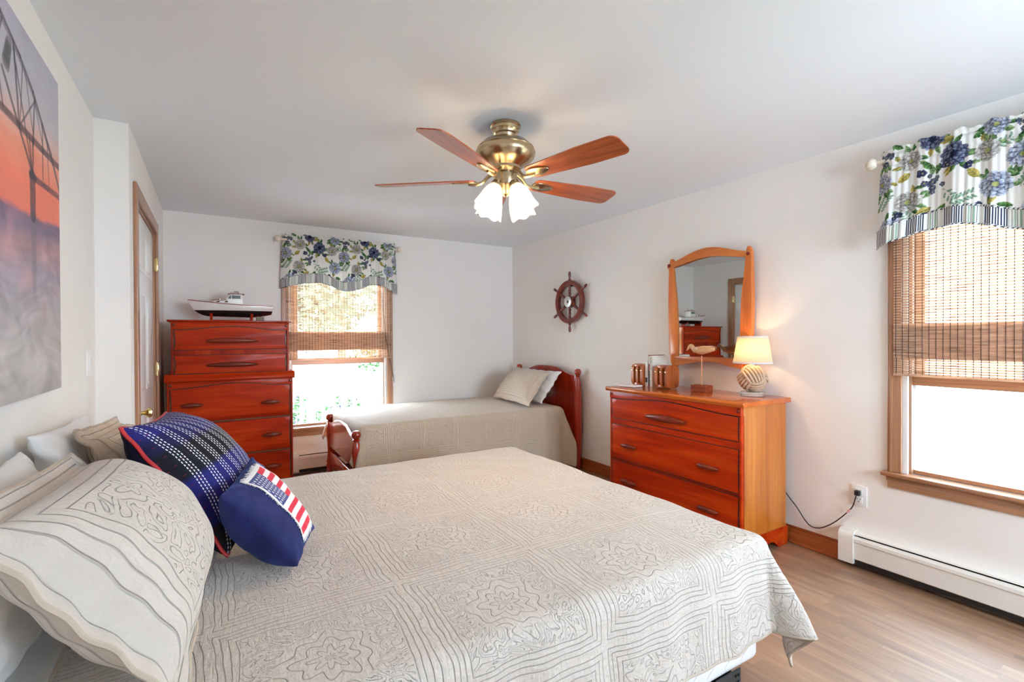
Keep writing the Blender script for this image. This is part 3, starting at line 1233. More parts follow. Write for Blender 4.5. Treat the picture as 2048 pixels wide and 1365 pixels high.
def frieze(M3, parent, w0, w1, ztop, wave, mat, proud=0.006):
    n = 30
    pts = [(w0 + (w1 - w0) * i / n, wave(i / n)) for i in range(n + 1)] + [(w1, ztop), (w0, ztop)]
    g = G()
    g.prism([M3(w, -0.02, z) for w, z in pts], Vector(M3(0, 0.02 + proud, 0)) - Vector(M3(0, 0, 0)), 0.002, 2)
    return g.obj('frieze', mat, parent, angle=25)


def pegs(M3, parent, ws, z, o):
    for w in ws:
        g = G()
        nrm = Vector(M3(0, 1, 0)) - Vector(M3(0, 0, 0))
        g.lathe([(0.012, -0.004), (0.012, 0.004), (0.009, 0.009), (0.0, 0.011)], T(M3(w, o, z)) @ nrm.to_track_quat('Z', 'Y').to_matrix().to_4x4(), 18)
        g.obj('peg_button', CHERRY_DARK, parent)


# low dresser on the right wall
ML = lambda w, o, z: (2.652 - o, 2.857 - w, z)
ld = thing('low_dresser', 'low cherry three-drawer dresser against the right wall under the mirror', 'dresser', (2.9, 2.30, 0))
g = G()
g.box(ML(0, -0.02, 0.10), ML(1.115, -0.47, 0.908), 0.003)
g.obj('case', CHERRY_SIDE, ld, smooth=False)
g = G()
for a, b in ((0, 0.014), (1.101, 1.115)):
    g.box(ML(a, -0.03, 0.10), ML(b, 0.002, 0.86), 0.003)
g.box(ML(0.012, -0.03, 0.652), ML(1.103, -0.004, 0.704), 0.002)
g.box(ML(0.012, -0.03, 0.372), ML(1.103, -0.006, 0.394), 0.002)
g.obj('face_frame', CHERRY_Y, ld, smooth=False)
g = G()
g.prism([ML(-0.028, o, z) for o, z in ((-0.478, 0.908), (-0.478, 0.936), (-0.47, 0.940), (0.022, 0.940), (0.030, 0.934), (0.030, 0.926), (0.020, 0.915), (0.018, 0.908))], Vector(ML(1.143, 0, 0)) - Vector(ML(-0.028, 0, 0)), 0.005, 2)
g.obj('top', CHERRY_TOP, ld, angle=25)
wv = lambda s: 0.856 + 0.030 * bumpf(s, 1.2)
frieze(ML, ld, 0, 1.115, 0.908, wv, CHERRY_Y)
pegs(ML, ld, (0.018, 1.097), 0.886, 0.006)
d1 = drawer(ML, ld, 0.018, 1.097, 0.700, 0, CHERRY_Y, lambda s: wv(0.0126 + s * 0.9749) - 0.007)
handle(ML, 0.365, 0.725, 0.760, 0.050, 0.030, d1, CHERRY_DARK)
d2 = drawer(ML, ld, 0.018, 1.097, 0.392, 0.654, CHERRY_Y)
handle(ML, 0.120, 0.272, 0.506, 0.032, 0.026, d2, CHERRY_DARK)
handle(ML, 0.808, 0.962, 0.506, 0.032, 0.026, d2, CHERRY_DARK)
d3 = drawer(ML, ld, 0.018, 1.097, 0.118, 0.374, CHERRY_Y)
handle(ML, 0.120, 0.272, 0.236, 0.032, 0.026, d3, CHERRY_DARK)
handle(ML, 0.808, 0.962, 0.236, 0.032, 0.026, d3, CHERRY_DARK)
# base with scalloped feet on the front and the two sides


def foot_outline(L):
    pts = [(0, 0.115), (L, 0.115), (L, 0.0), (L - 0.10, 0.0)]
    for q in ((0.115, 0.010), (0.125, 0.026), (0.14, 0.040), (0.16, 0.048), (0.185, 0.046), (0.20, 0.050)):
        pts.append((L - q[0], q[1]))
    for q in ((0.20, 0.050), (0.185, 0.046), (0.16, 0.048), (0.14, 0.040), (0.125, 0.026), (0.115, 0.010)):
        pts.append((q[0], q[1]))
    pts += [(0.10, 0.0), (0, 0.0)]
    return pts


g = G()
g.prism([ML(-0.010 + w, -0.006, z) for w, z in foot_outline(1.135)], Vector(ML(0, 0.018, 0)) - Vector(ML(0, 0, 0)), 0.004)
for w0 in (-0.010, 1.107):
    g.prism([ML(w0, 0.010 - q, z) for q, z in foot_outline(0.482)], Vector(ML(0.018, 0, 0)) - Vector(ML(0, 0, 0)), 0.004)
g.obj('base', CHERRY_Y, ld, angle=25)

# tall chest-on-chest on the back wall
MT = lambda w, o, z: (-0.285 + w, 4.605 - o, z)
tc = thing('tall_chest', 'tall cherry chest-on-chest beside the door carrying the model boat', 'dresser', (0.135, 4.82, 0))
g = G()
g.box(MT(0, -0.02, 1.0), MT(0.838, -0.44, 1.462), 0.003)
g.obj('upper_case', CHERRY_SIDE, tc, smooth=False)
g = G()
g.box(MT(-0.028, -0.02, 0.10), MT(0.866, -0.455, 0.995), 0.003)
g.obj('lower_case', CHERRY_SIDE, tc, smooth=False)
g = G()
for a, b in ((0, 0.015), (0.823, 0.838)):
    g.box(MT(a, -0.03, 1.03), MT(b, 0.002, 1.41), 0.003)
g.box(MT(0.012, -0.03, 1.190), MT(0.826, -0.006, 1.242), 0.002)
for a, b in ((-0.028, -0.013), (0.851, 0.866)):
    g.box(MT(a, -0.03, 0.10), MT(b, 0.002, 0.945), 0.003)
g.obj('face_frame', CHERRY_Z, tc, smooth=False)
g = G()
g.prism([MT(-0.024, o, z) for o, z in ((-0.45, 1.460), (-0.45, 1.472), (-0.44, 1.477), (0.012, 1.477), (0.022, 1.473), (0.022, 1.466), (0.012, 1.460))], Vector((0.886, 0, 0)), 0.004, 2)
g.obj('top', CHERRY_X, tc, angle=25)
g = G()
g.prism([MT(-0.044, o, z) for o, z in ((-0.46, 0.985), (-0.46, 1.046), (0.002, 1.046), (0.008, 1.034), (0.022, 1.022), (0.034, 1.012), (0.034, 0.996), (0.022, 0.985))], Vector((0.926, 0, 0)), 0.004, 2)
g.obj('waist_moulding', CHERRY_X, tc, angle=25)
wu = lambda s: 1.402 + 0.030 * bumpf(s, 1.2)
frieze(MT, tc, 0, 0.838, 1.460, wu, CHERRY_X)
pegs(MT, tc, (0.02, 0.818), 1.436, 0.006)
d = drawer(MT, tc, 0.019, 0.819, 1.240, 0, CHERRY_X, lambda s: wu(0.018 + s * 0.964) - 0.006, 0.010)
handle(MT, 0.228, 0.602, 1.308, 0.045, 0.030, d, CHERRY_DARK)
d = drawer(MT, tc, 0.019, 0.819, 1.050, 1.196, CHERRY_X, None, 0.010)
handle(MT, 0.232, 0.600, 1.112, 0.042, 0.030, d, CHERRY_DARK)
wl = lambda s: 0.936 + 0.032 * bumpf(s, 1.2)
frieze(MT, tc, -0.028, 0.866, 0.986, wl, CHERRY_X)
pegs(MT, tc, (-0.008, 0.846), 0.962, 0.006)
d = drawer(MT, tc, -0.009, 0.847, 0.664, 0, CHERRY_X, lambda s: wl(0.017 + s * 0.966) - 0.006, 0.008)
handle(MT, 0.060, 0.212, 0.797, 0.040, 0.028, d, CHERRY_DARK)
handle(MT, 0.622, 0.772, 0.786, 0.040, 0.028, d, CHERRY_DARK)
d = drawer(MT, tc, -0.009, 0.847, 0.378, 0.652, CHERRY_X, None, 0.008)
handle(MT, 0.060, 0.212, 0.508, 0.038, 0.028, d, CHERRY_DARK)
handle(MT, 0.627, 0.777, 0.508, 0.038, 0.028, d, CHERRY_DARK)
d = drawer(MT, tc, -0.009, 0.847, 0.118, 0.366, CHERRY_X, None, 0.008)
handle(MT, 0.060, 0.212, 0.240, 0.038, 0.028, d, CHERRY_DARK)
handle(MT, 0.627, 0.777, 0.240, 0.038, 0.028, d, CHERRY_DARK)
g = G()
g.prism([MT(-0.036 + w, -0.006, z) for w, z in foot_outline(0.910)], Vector(MT(0, 0.018, 0)) - Vector(MT(0, 0, 0)), 0.004)
for w0 in (-0.036, 0.856):
    g.prism([MT(w0, 0.010 - q, z) for q, z in foot_outline(0.468)], Vector((0.018, 0, 0)), 0.004)
g.obj('base', CHERRY_X, tc, angle=25)


# ------------------------------------------------------------------ quilted cloth
def quilt_mat(name, base, tile=0.46, rot=0.0, ext=None, strength=0.6, medal=True):
    """matelasse cotton: floral medallions framed by bands of stitched channels (UV in metres)"""
    m, nt, b = newmat(name)
    u, v, w = sep(nt, uvs(nt))
    nz = noise(nt, uvs(nt), 7.0, 2)
    pu, pv = u + nz * 0.035, v + nz * 0.030
    fu = (pu * (1 / tile)).fract() - 0.5
    fv = (pv * (1 / tile)).fract() - 0.5
    au, av = fu.abs(), fv.abs()
    mx = au.max(av)
    # channel bands near the tile border
    band = mx.gt(0.36)
    ch = (mx * (tile / 0.0155) * PI).sin().abs()
    # rosette
    r = (fu * fu + fv * fv).sqrt()
    th = fv.atan2(fu)
    pet = (th * 8.0).sin()
    ros = ((r * 46.0 + pet * 1.1 + (th * 3.0).cos() * r * 7.0) * 1.0).sin().abs()
    # scrolled leaves between rosette and band
    n1 = noise(nt, mapping(nt, uvs(nt), (1, 1, 1)), 11.0, 1, 0.4, 2.2)
    scr = (n1 * 30.0).sin().abs()
    inner = r.lt(0.24)
    flor = ros * inner + scr * (1.0 - inner)
    h = ch * band + flor * (1.0 - band)
    h = h.sstep(0.0, 0.34)
    # fine crinkle of the washed cotton, drawn along the short direction
    cr = noise(nt, mapping(nt, uvs(nt), (26, 70, 1)), 1.0, 3, 0.6, 0.6)
    cr2 = noise(nt, mapping(nt, uvs(nt), (90, 22, 1)), 1.0, 2, 0.6, 0.6)
    hh = h * 0.55 + cr * 0.75 + cr2 * 0.55
    c = ramp(nt, h * 0.7 + cr * 0.3, [(0.0, tuple(q * 0.90 for q in base)), (0.7, base)])
    nt.links.new(c, b.inputs['Base Color'])
    b.inputs['Roughness'].default_value = 0.75
    b.inputs['Sheen Weight'].default_value = 0.25
    b.inputs['Specular IOR Level'].default_value = 0.3
    bump(nt, b, hh, strength, 0.008)
    return m


QUILT_M = quilt_mat('beige_matelasse', (0.585, 0.525, 0.47), 0.46, strength=0.9)
QUILT2_M = quilt_mat('tan_matelasse', (0.60, 0.49, 0.375), 0.30, strength=1.0)
QUILT_BACK = plain('quilt_lining', (0.50, 0.42, 0.34), 0.85, var=0.05, vs=40)


def linen(name, base, stripes=0.0, strength=0.35):
    m, nt, b = newmat(name)
    c = coords(nt)
    n = noise(nt, c, 14, 4, 0.6, 0.8)
    f = noise(nt, c, 420, 2)
    nt.links.new(ramp(nt, n, [(0.3, tuple(q * 0.95 for q in base)), (0.7, base)]), b.inputs['Base Color'])
    b.inputs['Roughness'].default_value = 0.8
    b.inputs['Sheen Weight'].default_value = 0.2
    b.inputs['Specular IOR Level'].default_value = 0.25
    bump(nt, b, n * 1.0 + f * 0.05, strength, 0.012)
    return m


WHITE_LINEN = linen('white_cotton', (0.82, 0.81, 0.80))


def cloth_surface(x0, x1, y0, y1, zt, ex0, ex1, ey0, ey1, r=0.05, fl0=0.06, fl1=0.34, step=0.016, seed=1, crown=0.012, ripple=0.006, nrip=2.0, pleat=False):
    """cloth lying over a box top and falling past its edges; ex/ey = flat overhang on each side"""
    S_ = np.arange(x0 - ex0, x1 + ex1 + 1e-6, step)
    T_ = np.arange(y0 - ey0, y1 + ey1 + 1e-6, step)
    s, t = np.meshgrid(S_, T_, indexing='ij')
    cx, cy = np.clip(s, x0, x1), np.clip(t, y0, y1)
    ex, ey = s - cx, t - cy
    rho = np.hypot(ex, ey)
    n = np.stack([ex, ey], -1) / np.maximum(rho, 1e-9)[..., None]
    phi = np.arctan2(np.abs(ey), np.abs(ex) + 1e-12)
    corner = np.where(rho > 1e-9, np.sin(2 * phi), 0)
    rp = 1 + 0.28 * np.sin(phi * 4 * nrip) * (corner > 0.01)
    if pleat:
        rp = np.where(phi > PI / 4, 1 + 0.75 * np.sin(6 * phi), 0.25 + 0.35 * np.clip((PI / 4 - phi) / (PI / 4), 0, 1)) * np.where(corner > 0.01, 1, 1)
    fl = fl0 + fl1 * np.sqrt(np.clip(corner, 0, 1)) * rp
    q = r * (PI / 2 - fl)
    arc = np.minimum(rho, q)
    th = arc / r
    out = r * np.sin(th) + np.maximum(rho - q, 0) * np.sin(fl)
    dwn = r * (1 - np.cos(th)) + np.maximum(rho - q, 0) * np.cos(fl)
    rs = np.random.RandomState(seed)
    a, b_, c = rs.uniform(0, 6, 3)
    hang = np.clip(rho / 0.2, 0, 1)
    along = np.where(np.abs(ex) > np.abs(ey), t, s)
    out = out + hang * ripple * (np.sin(along * 19 + a) + 0.6 * np.sin(along * 41 + b_ + rho * 5))
    X_ = cx + n[..., 0] * out
    Y_ = cy + n[..., 1] * out
    mid = np.clip(np.minimum.reduce([s - x0, x1 - s, t - y0, y1 - t]) / 0.25, 0, 1)
    Z_ = zt - dwn + crown * mid + 0.0035 * np.sin(s * 7 + a) * np.sin(t * 9 + b_) + 0.002 * np.sin(s * 23 + 4 * np.sin(t * 5)) * np.sin(t * 17 + c)
    return np.stack([X_, Y_, Z_], -1), np.stack([s, t], -1)


def edge_path(P):
    return np.concatenate([P[:, 0], P[-1, 1:], P[-2::-1, -1], P[0, -2:0:-1]])


# ------------------------------------------------------------------ queen bed
BX0, BX1, BY0, BY1, BZ = -0.46, 1.670, 1.060, 2.735, 0.605
bf = thing('queen_bed', 'black metal underframe of the large bed, carrying the white box spring', 'bed frame', (0.6, 1.87, 0))
g = G()
for y in (BY0 + 0.03, BY1 - 0.03):
    g.box((BX0, y - 0.018, 0.125), (BX1 - 0.10, y + 0.018, 0.148))
for x in (BX0 + 0.1, 0.6, BX1 - 0.16):
    g.box((x - 0.018, BY0 + 0.03, 0.118), (x + 0.018, BY1 - 0.03, 0.126))
g.obj('side_rail', BLACK_M, bf, smooth=False)
g = G()
g.box((1.43, BY0 - 0.030, 0.108), (1.565, BY0 - 0.024, 0.170), 0.003)
g.box((1.44, BY0 - 0.025, 0.126), (1.55, BY0 + 0.03, 0.146))
for hx in (1.535, 1.550):
    for hz in (0.128, 0.150):
        g.lathe([(0.005, 0), (0.005, 0.004), (0, 0.005)], T((hx, BY0 - 0.030, hz)) @ rotm('X', PI / 2), 10)
g.obj('bracket_plate', BLACK_M, bf, smooth=False)
for x in (BX0 + 0.1, BX1 - 0.16):
    for y in (BY0 + 0.06, BY1 - 0.06):
        G().lathe([(0.022, 0.0), (0.026, 0.012), (0.014, 0.03), (0.014, 0.12)], T((x, y, 0)), 14).obj('leg', BLACK_M, bf)


def boxspring_mat():
    m, nt, b = newmat('quilted_ticking')
    c = coords(nt)
    x, y, z = sep(nt, c)
    k = ((x + y) * 34.0 + (z * 60.0).sin() * 0.9).sin().abs()
    b.inputs['Base Color'].default_value = (0.80, 0.80, 0.79, 1)
    b.inputs['Roughness'].default_value = 0.6
    bump(nt, b, k.sstep(0.0, 0.4) + noise(nt, c, 30, 2) * 0.4, 0.5, 0.006)
    return m


BOX_M = boxspring_mat()
tag(G().box((BX0 + 0.01, BY0 - 0.018, 0.150), (BX1 + 0.025, BY1 + 0.01, 0.345), 0.03, 4).obj('box_spring', BOX_M, None, (0.6, 1.87, 0.15)), 'white quilted box spring under the large bed', 'box spring')
tag(G().box((BX0 + 0.01, BY0 + 0.005, 0.346), (BX1 - 0.02, BY1 - 0.005, BZ - 0.012), 0.045, 5).obj('mattress', BOX_M, None, (0.6, 1.87, 0.346)), 'white mattress of the large bed, under the beige quilt', 'mattress')

P, UV = cloth_surface(BX0 + 0.16, BX1, BY0, BY1, BZ, 0.0, 0.365, 0.350, 0.36, 0.055, 0.11, 0.30, 0.012, 4, 0.014, 0.007, 1.5, True)
q = thing('bedspread', 'beige floral-quilted bedspread draped over the large bed in front', 'quilt', (0.6, 1.87, BZ))
top = grid_obj('quilted_face', P, QUILT_M, q, uv=UV, thick=0.007)
ep = edge_path(P)
g = G()
g.tube([tuple(p) for p in ep[::2]], 0.0055, 6, closed=True)
g.obj('bound_edge', QUILT_BACK, q)


# ------------------------------------------------------------------ pillows
def pillow(name, label, cat, A, D, C, B, t, mat, flange=0.0, n=64, pinch=0.05, group=None, back=0.5, uvscale=True, sag=0.0, wr=0.004, seed=0, power=0.42, fmat=None, parent=None, arc=False):
    """A bottom-near, D bottom-far, C top-far, B top-near corners; front swells along (D-A)x(B-A)"""
    A, D, C, B = [np.array(q, float) for q in (A, D, C, B)]
    u = np.linspace(-1, 1, n)[:, None] * np.ones((1, n))
    v = np.ones((n, 1)) * np.linspace(-1, 1, n)[None, :]
    W = 0.5 * (np.linalg.norm(D - A) + np.linalg.norm(C - B))
    H = 0.5 * (np.linalg.norm(B - A) + np.linalg.norm(C - D))
    # concave sides between the corners
    uu = u * (1 - pinch * (1 - v ** 2))
    vv = v * (1 - pinch * (1 - u ** 2))
    s, r = (uu + 1) / 2, (vv + 1) / 2
    base = (A * ((1 - s) * (1 - r))[..., None] + D * (s * (1 - r))[..., None] + C * (s * r)[..., None] + B * ((1 - s) * r)[..., None])
    nrm = np.cross(D - A, B - A)
    nrm = nrm / np.linalg.norm(nrm)
    fu, fv = 2 * flange / W, 2 * flange / H
    iu, iv = np.clip(np.abs(u) / (1 - fu), 0, 1), np.clip(np.abs(v) / (1 - fv), 0, 1)
    prof = ((1 - iu ** 2.2) * (1 - iv ** 2.2)) ** power
    rs = np.random.RandomState(seed)
    a = rs.uniform(0, 6, 6)
    wrk = wr * (np.sin(u * 7 + a[0] + 2 * v) * np.sin(v * 5 + a[1]) + 0.6 * np.sin(u * 15 + 6 * v * v + a[2]) * (np.abs(v) ** 2) + 0.6 * np.sin(v * 17 + 5 * u * u + a[3]) * (np.abs(u) ** 2))
    F = base + nrm * (t * (1 - back) * prof + wrk + 0.003)[..., None]
    K = base - nrm * (t * back * prof - wrk + 0.003)[..., None]
    F[..., 2] -= sag * (1 - r) * 0
    uv = np.stack([u * W / 2, v * H / 2], -1)
    if arc:
        # pattern follows the cloth's own length instead of the flat outline
        la = np.concatenate([np.zeros((1, n)), np.cumsum(np.linalg.norm(np.diff(F, axis=0), axis=-1), 0)])
        lb = np.concatenate([np.zeros((n, 1)), np.cumsum(np.linalg.norm(np.diff(F, axis=1), axis=-1), 1)], 1)
        uv = np.stack([la - la[n // 2], lb - lb[:, n // 2:n // 2 + 1]], -1)
    loc = tuple((A + D) / 2)
    if parent is None:
        o = grid_obj(name, F, mat, None, loc, uv=uv, closed_back=K)
        if label:
            tag(o, label, cat, group)
    else:
        o = grid_obj(name, F, mat, parent, uv=uv, closed_back=K)
    return o, F, nrm, (u, v, W, H)


def sham_mat(name, base, W, H, strength=0.95):
    """quilted sham: stitched channels along the border, vine and flower motif inside"""
    m, nt, b = newmat(name)
    u, v, w = sep(nt, uvs(nt))
    nz = noise(nt, uvs(nt), 8.0, 2)
    du = u.abs() * -1.0 + (W / 2)
    dv = v.abs() * -1.0 + (H / 2)
    d = du.min(dv)
    band = d.lt(0.135)
    ch = ((d - 0.045 + nz * 0.004) * (PI / 0.021)).sin().abs().max(d.lt(0.04) * 0.8)
    bu, bv = u + nz * 0.02, v + nz * 0.02
    fu = (bu * (1 / 0.24)).fract() - 0.5
    fv = (bv * (1 / 0.24)).fract() - 0.5
    r = (fu * fu + fv * fv).sqrt()
    th = fv.atan2(fu)
    ros = (r * 26.0 + (th * 6.0).sin() * 1.2 + (th * 3.0).cos() * r * 7.0).sin().abs()
    n1 = noise(nt, uvs(nt), 9.0, 1, 0.4, 2.6)
    scr = (n1 * 24.0).sin().abs()
    inn = r.lt(0.30)
    flor = ros * inn + scr * (1.0 - inn)
    h = (ch * band + flor * (1.0 - band)).sstep(0.0, 0.28)
    cr = noise(nt, mapping(nt, uvs(nt), (60, 24, 1)), 1.0, 3, 0.6, 0.8)
    c = ramp(nt, h * 0.7 + cr * 0.3, [(0.0, tuple(q * 0.90 for q in base)), (0.65, base)])
    nt.links.new(c, b.inputs['Base Color'])
    b.inputs['Roughness'].default_value = 0.75
    b.inputs['Sheen Weight'].default_value = 0.25
    b.inputs['Specular IOR Level'].default_value = 0.3
    bump(nt, b, h * 0.6 + cr * 0.8, strength, 0.008)
    return m


SHAM_M = sham_mat('beige_sham', (0.61, 0.55, 0.49), 0.80, 0.56)
SHAM2_M = sham_mat('tan_sham', (0.62, 0.51, 0.40), 0.70, 0.50)
pillow('pillow', 'white sleeping pillow propped against the wall behind the nearest beige sham', 'pillow', (-0.37, 1.30, 0.64), (-0.37, 1.86, 0.64), (-0.455, 1.85, 1.02), (-0.455, 1.30, 1.03), 0.11, WHITE_LINEN, 0, 40, 0.06, None, 0.35, seed=3, wr=0.008)
pillow('pillow', 'white sleeping pillow propped against the wall behind the farther beige sham', 'pillow', (-0.36, 1.93, 0.64), (-0.36, 2.60, 0.64), (-0.455, 2.58, 1.02), (-0.455, 1.92, 1.05), 0.11, WHITE_LINEN, 0, 40, 0.06, None, 0.35, seed=5, wr=0.008)
o, F, nrm, _ = pillow('pillow_sham', 'beige quilted sham with stitched channel border, nearest on the large bed', 'pillow', (-0.045, 1.03, 0.66), (-0.030, 1.85, 0.655), (-0.345, 1.82, 1.005), (-0.35, 1.06, 1.06), 0.27, SHAM_M, 0.045, 80, 0.035, None, 0.42, seed=1, wr=0.006)
ep = edge_path(F)
G().tube([tuple(p - nrm * 0.003) for p in ep[::2]], 0.005, 6, closed=True).obj('bound_edge', QUILT_BACK, o)
o, F, nrm, _ = pillow('pillow_sham', 'tan quilted sham standing behind the navy stitched cushion', 'pillow', (-0.16, 1.98, 0.66), (-0.16, 2.64, 0.66), (-0.36, 2.66, 0.995), (-0.385, 2.05, 1.035), 0.19, SHAM2_M, 0.045, 60, 0.04, None, 0.35, seed=7, wr=0.009)
ep = edge_path(F)
G().tube([tuple(p - nrm * 0.003) for p in ep[::2]], 0.005, 6, closed=True).obj('bound_edge', QUILT_BACK, o)


def stitch_mat():
    """navy and black plaid with rows of white running stitch"""
    m, nt, b = newmat('running_stitch_cotton')
    u, v, w = sep(nt, uvs(nt))
    nz = noise(nt, uvs(nt), 6.0, 1)
    band = noise(nt, mapping(nt, uvs(nt), (0.6, 6.5, 1)), 1.0, 0)
    base = ramp(nt, band, [(0.42, (0.006, 0.006, 0.012)), (0.48, (0.013, 0.013, 0.13))])
    edge = u.abs().gt(0.262)
    # groups of three wavering rows running up the cushion
    uw = u + (v * 13.0 + u * 8.0).sin() * 0.005
    k = (uw * (1 / 0.0088))
    row = k.floor()
    cell = (k.fract() - 0.5).abs().lt(0.17)
    grp = (row * 0.2 + 0.01).fract().lt(0.58)
    dash = (v * (1 / 0.0115) + row * 0.5).fract().lt(0.62)
    st = cell * dash * grp * (1.0 - edge)
    red = ((row * 2.1).sin() * (v * 160.0 + row * 1.7).sin()).gt(0.93) * (1.0 - st)
    c = mix(nt, red, base, (0.16, 0.008, 0.02))
    c = mix(nt, st, c, (0.78, 0.80, 0.84))
    nt.links.new(c, b.inputs['Base Color'])
    b.inputs['Roughness'].default_value = 0.8
    b.inputs['Specular IOR Level'].default_value = 0.25
    bump(nt, b, st + noise(nt, uvs(nt), 300, 2) * 0.15, 0.5, 0.003)
    return m


PIPING = plain('red_piping', (0.42, 0.012, 0.016), 0.55, var=0.1, vs=80)
NAVY_BACK = plain('navy_backing', (0.006, 0.006, 0.022), 0.85, spec=0.2)
CA, CD, CC, CB = (0.03, 1.745, 0.655), (0.10, 2.235, 0.66), (-0.155, 2.225, 1.053), (-0.224, 1.719, 1.08)
cu, F, nrm, _ = pillow('throw_cushion', 'navy throw cushion with white running stitches and red piping', 'cushion', CA, CD, CC, CB, 0.26, stitch_mat(), 0, 80, 0.075, None, 0.40, seed=2, wr=0.003, power=0.5, arc=True)
cu.data.materials.append(NAVY_BACK)
nf = 79 * 79
for p in list(cu.data.polygons)[nf:]:
    p.material_index = 1
ep = edge_path(F)
G().tube([tuple(p - nrm * 0.003) for p in ep], 0.0055, 8, closed=True).obj('piping', PIPING, cu)


def velvet_mat():
    m, nt, b = newmat('navy_velvet')
    c = coords(nt)
    n = noise(nt, c, 9, 3, 0.55, 0.6)
    nt.links.new(ramp(nt, n, [(0.3, (0.007, 0.009, 0.055)), (0.7, (0.012, 0.018, 0.105))]), b.inputs['Base Color'])
    b.inputs['Roughness'].default_value = 0.7
    b.inputs['Sheen Weight'].default_value = 0.35
    b.inputs['Sheen Tint'].default_value = (0.15, 0.25, 0.8, 1)
    b.inputs['Specular IOR Level'].default_value = 0.25
    bump(nt, b, n, 0.35, 0.02)
    return m


FA, FD, FC, FB = (0.207, 1.560, 0.655), (0.290, 1.800, 0.665), (0.105, 1.915, 0.912), (0.010, 1.640, 0.872)
fp, F, nrm, (pu, pv, pW, pH) = pillow('flag_pillow', 'small navy velvet pillow with a fringed stars and stripes patch', 'cushion', FA, FD, FC, FB, 0.17, velvet_mat(), 0, 72, 0.05, None, 0.68, seed=4, wr=0.003, power=0.5)
FLAG_M, nt, b = newmat('printed_flag_cotton')
nt.links.new(attr_color(nt), b.inputs['Base Color'])
b.inputs['Roughness'].default_value = 0.85
bump(nt, b, noise(nt, coords(nt), 500, 2), 0.2, 0.002)


def sample(Fg, u, v):
    n = Fg.shape[0] - 1
    x, y = np.clip((u + 1) / 2 * n, 0, n - 1e-6), np.clip((v + 1) / 2 * n, 0, n - 1e-6)
    i, j = x.astype(int), y.astype(int)
    a, c = (x - i)[..., None], (y - j)[..., None]
    return Fg[i, j] * (1 - a) * (1 - c) + Fg[i + 1, j] * a * (1 - c) + Fg[i + 1, j + 1] * a * c + Fg[i, j + 1] * (1 - a) * c


nu, nv = 230, 170
s = np.linspace(0, 1, nu)[:, None] * np.ones((1, nv))
r = np.ones((nu, 1)) * np.linspace(0, 1, nv)[None, :]
jag = 0.012 * np.sin(np.arange(nu)[:, None] * 1.9) * (np.abs(r - 0.5) > 0.49) + 0.012 * np.sin(np.arange(nv)[None, :] * 2.1) * (np.abs(s - 0.5) > 0.49)
su, sv = -0.42 + 1.06 * s + jag * (np.abs(s - 0.5) > 0.4), -0.86 + 1.74 * r + jag * (np.abs(r - 0.5) > 0.4)
PP = sample(F, su, sv) + nrm * 0.0035
col = np.ones((nu, nv, 3)) * np.array([0.80, 0.79, 0.80])
fs, fr = (s - 0.05) / 0.90, (r - 0.05) / 0.90
inside = (fs > 0) & (fs < 1) & (fr > 0) & (fr < 1)
stripe = (np.floor((1 - fr) * 13) % 2 == 0) & inside
col[stripe] = (0.58, 0.022, 0.05)
cant = inside & (fs < 0.52) & (fr > 1 - 7 / 13)
col[cant] = (0.045, 0.06, 0.20)
cs, cr_ = fs / 0.52, (fr - (1 - 7 / 13)) / (7 / 13)
asp = 1.05
for i in range(9):
    for j in range(11):
        if (i + j) % 2:
            continue
        sx, sy = (j + 1) / 12, (i + 1) / 10
        dx_, dy_ = (cs - sx) * asp, cr_ - sy
        rr = np.hypot(dx_, dy_)
        tt = np.arctan2(dy_, dx_) - PI / 2
        kk = np.mod(tt, 2 * PI / 5) - PI / 5
        lim = 0.046 * math.cos(PI / 5) / np.cos(np.abs(kk) - PI / 5 * 0) * (0.62 + 0.55 * np.abs(kk) / (PI / 5)) * 0.95
        col[cant & (rr < lim)] = (0.82, 0.82, 0.84)
grid_obj('flag_patch', PP, FLAG_M, fp, col=col, thick=0.0015)
# frayed threads round the patch
g = G()
rnd = random.Random(9)
for side in range(4):
    for i in range(70):
        tpar = rnd.random()
        if side == 0: a_, c_ = (0, tpar), (-0.03 * rnd.random() - 0.01, 0)
        elif side == 1: a_, c_ = (1, tpar), (0.03 * rnd.random() + 0.01, 0)
        elif side == 2: a_, c_ = (tpar, 0), (0, -0.03 * rnd.random() - 0.01)
        else: a_, c_ = (tpar, 1), (0, 0.03 * rnd.random() + 0.01)
        pts = []
        for q_ in (-0.02, 0.5, 1.0):
            uu_ = np.array([-0.42 + 1.06 * (a_[0] + c_[0] * q_ + rnd.uniform(-.004, .004))])
            vv_ = np.array([-0.86 + 1.74 * (a_[1] + c_[1] * q_ + rnd.uniform(-.004, .004))])
            pts.append(tuple(sample(F, uu_, vv_)[0] + nrm * (0.0045 - 0.002 * q_)))
        g.tube(pts, 0.0008, 4)
fl = g.obj('frayed_threads', WHITE_LINEN, fp)
fl['kind'] = 'stuff'

# sheet showing past the quilt at the head of the bed
P, UV = cloth_surface(BX0 + 0.02, -0.06, BY0 + 0.012, BY1 - 0.012, BZ - 0.008, 0.0, 0.0, 0.30, 0.05, 0.045, 0.05, 0.1, 0.018, 8, 0.006, 0.010)
tag(grid_obj('bed_sheet', P, WHITE_LINEN, None, (-0.3, 1.87, BZ - 0.01), thick=0.003), 'white sheet under the pillows at the head of the large bed', 'sheet')

# ------------------------------------------------------------------ single bed
sb = thing('single_bed', 'red-stained wooden single bed with ball-topped posts along the back wall', 'bed', (2.0, 4.35, 0))


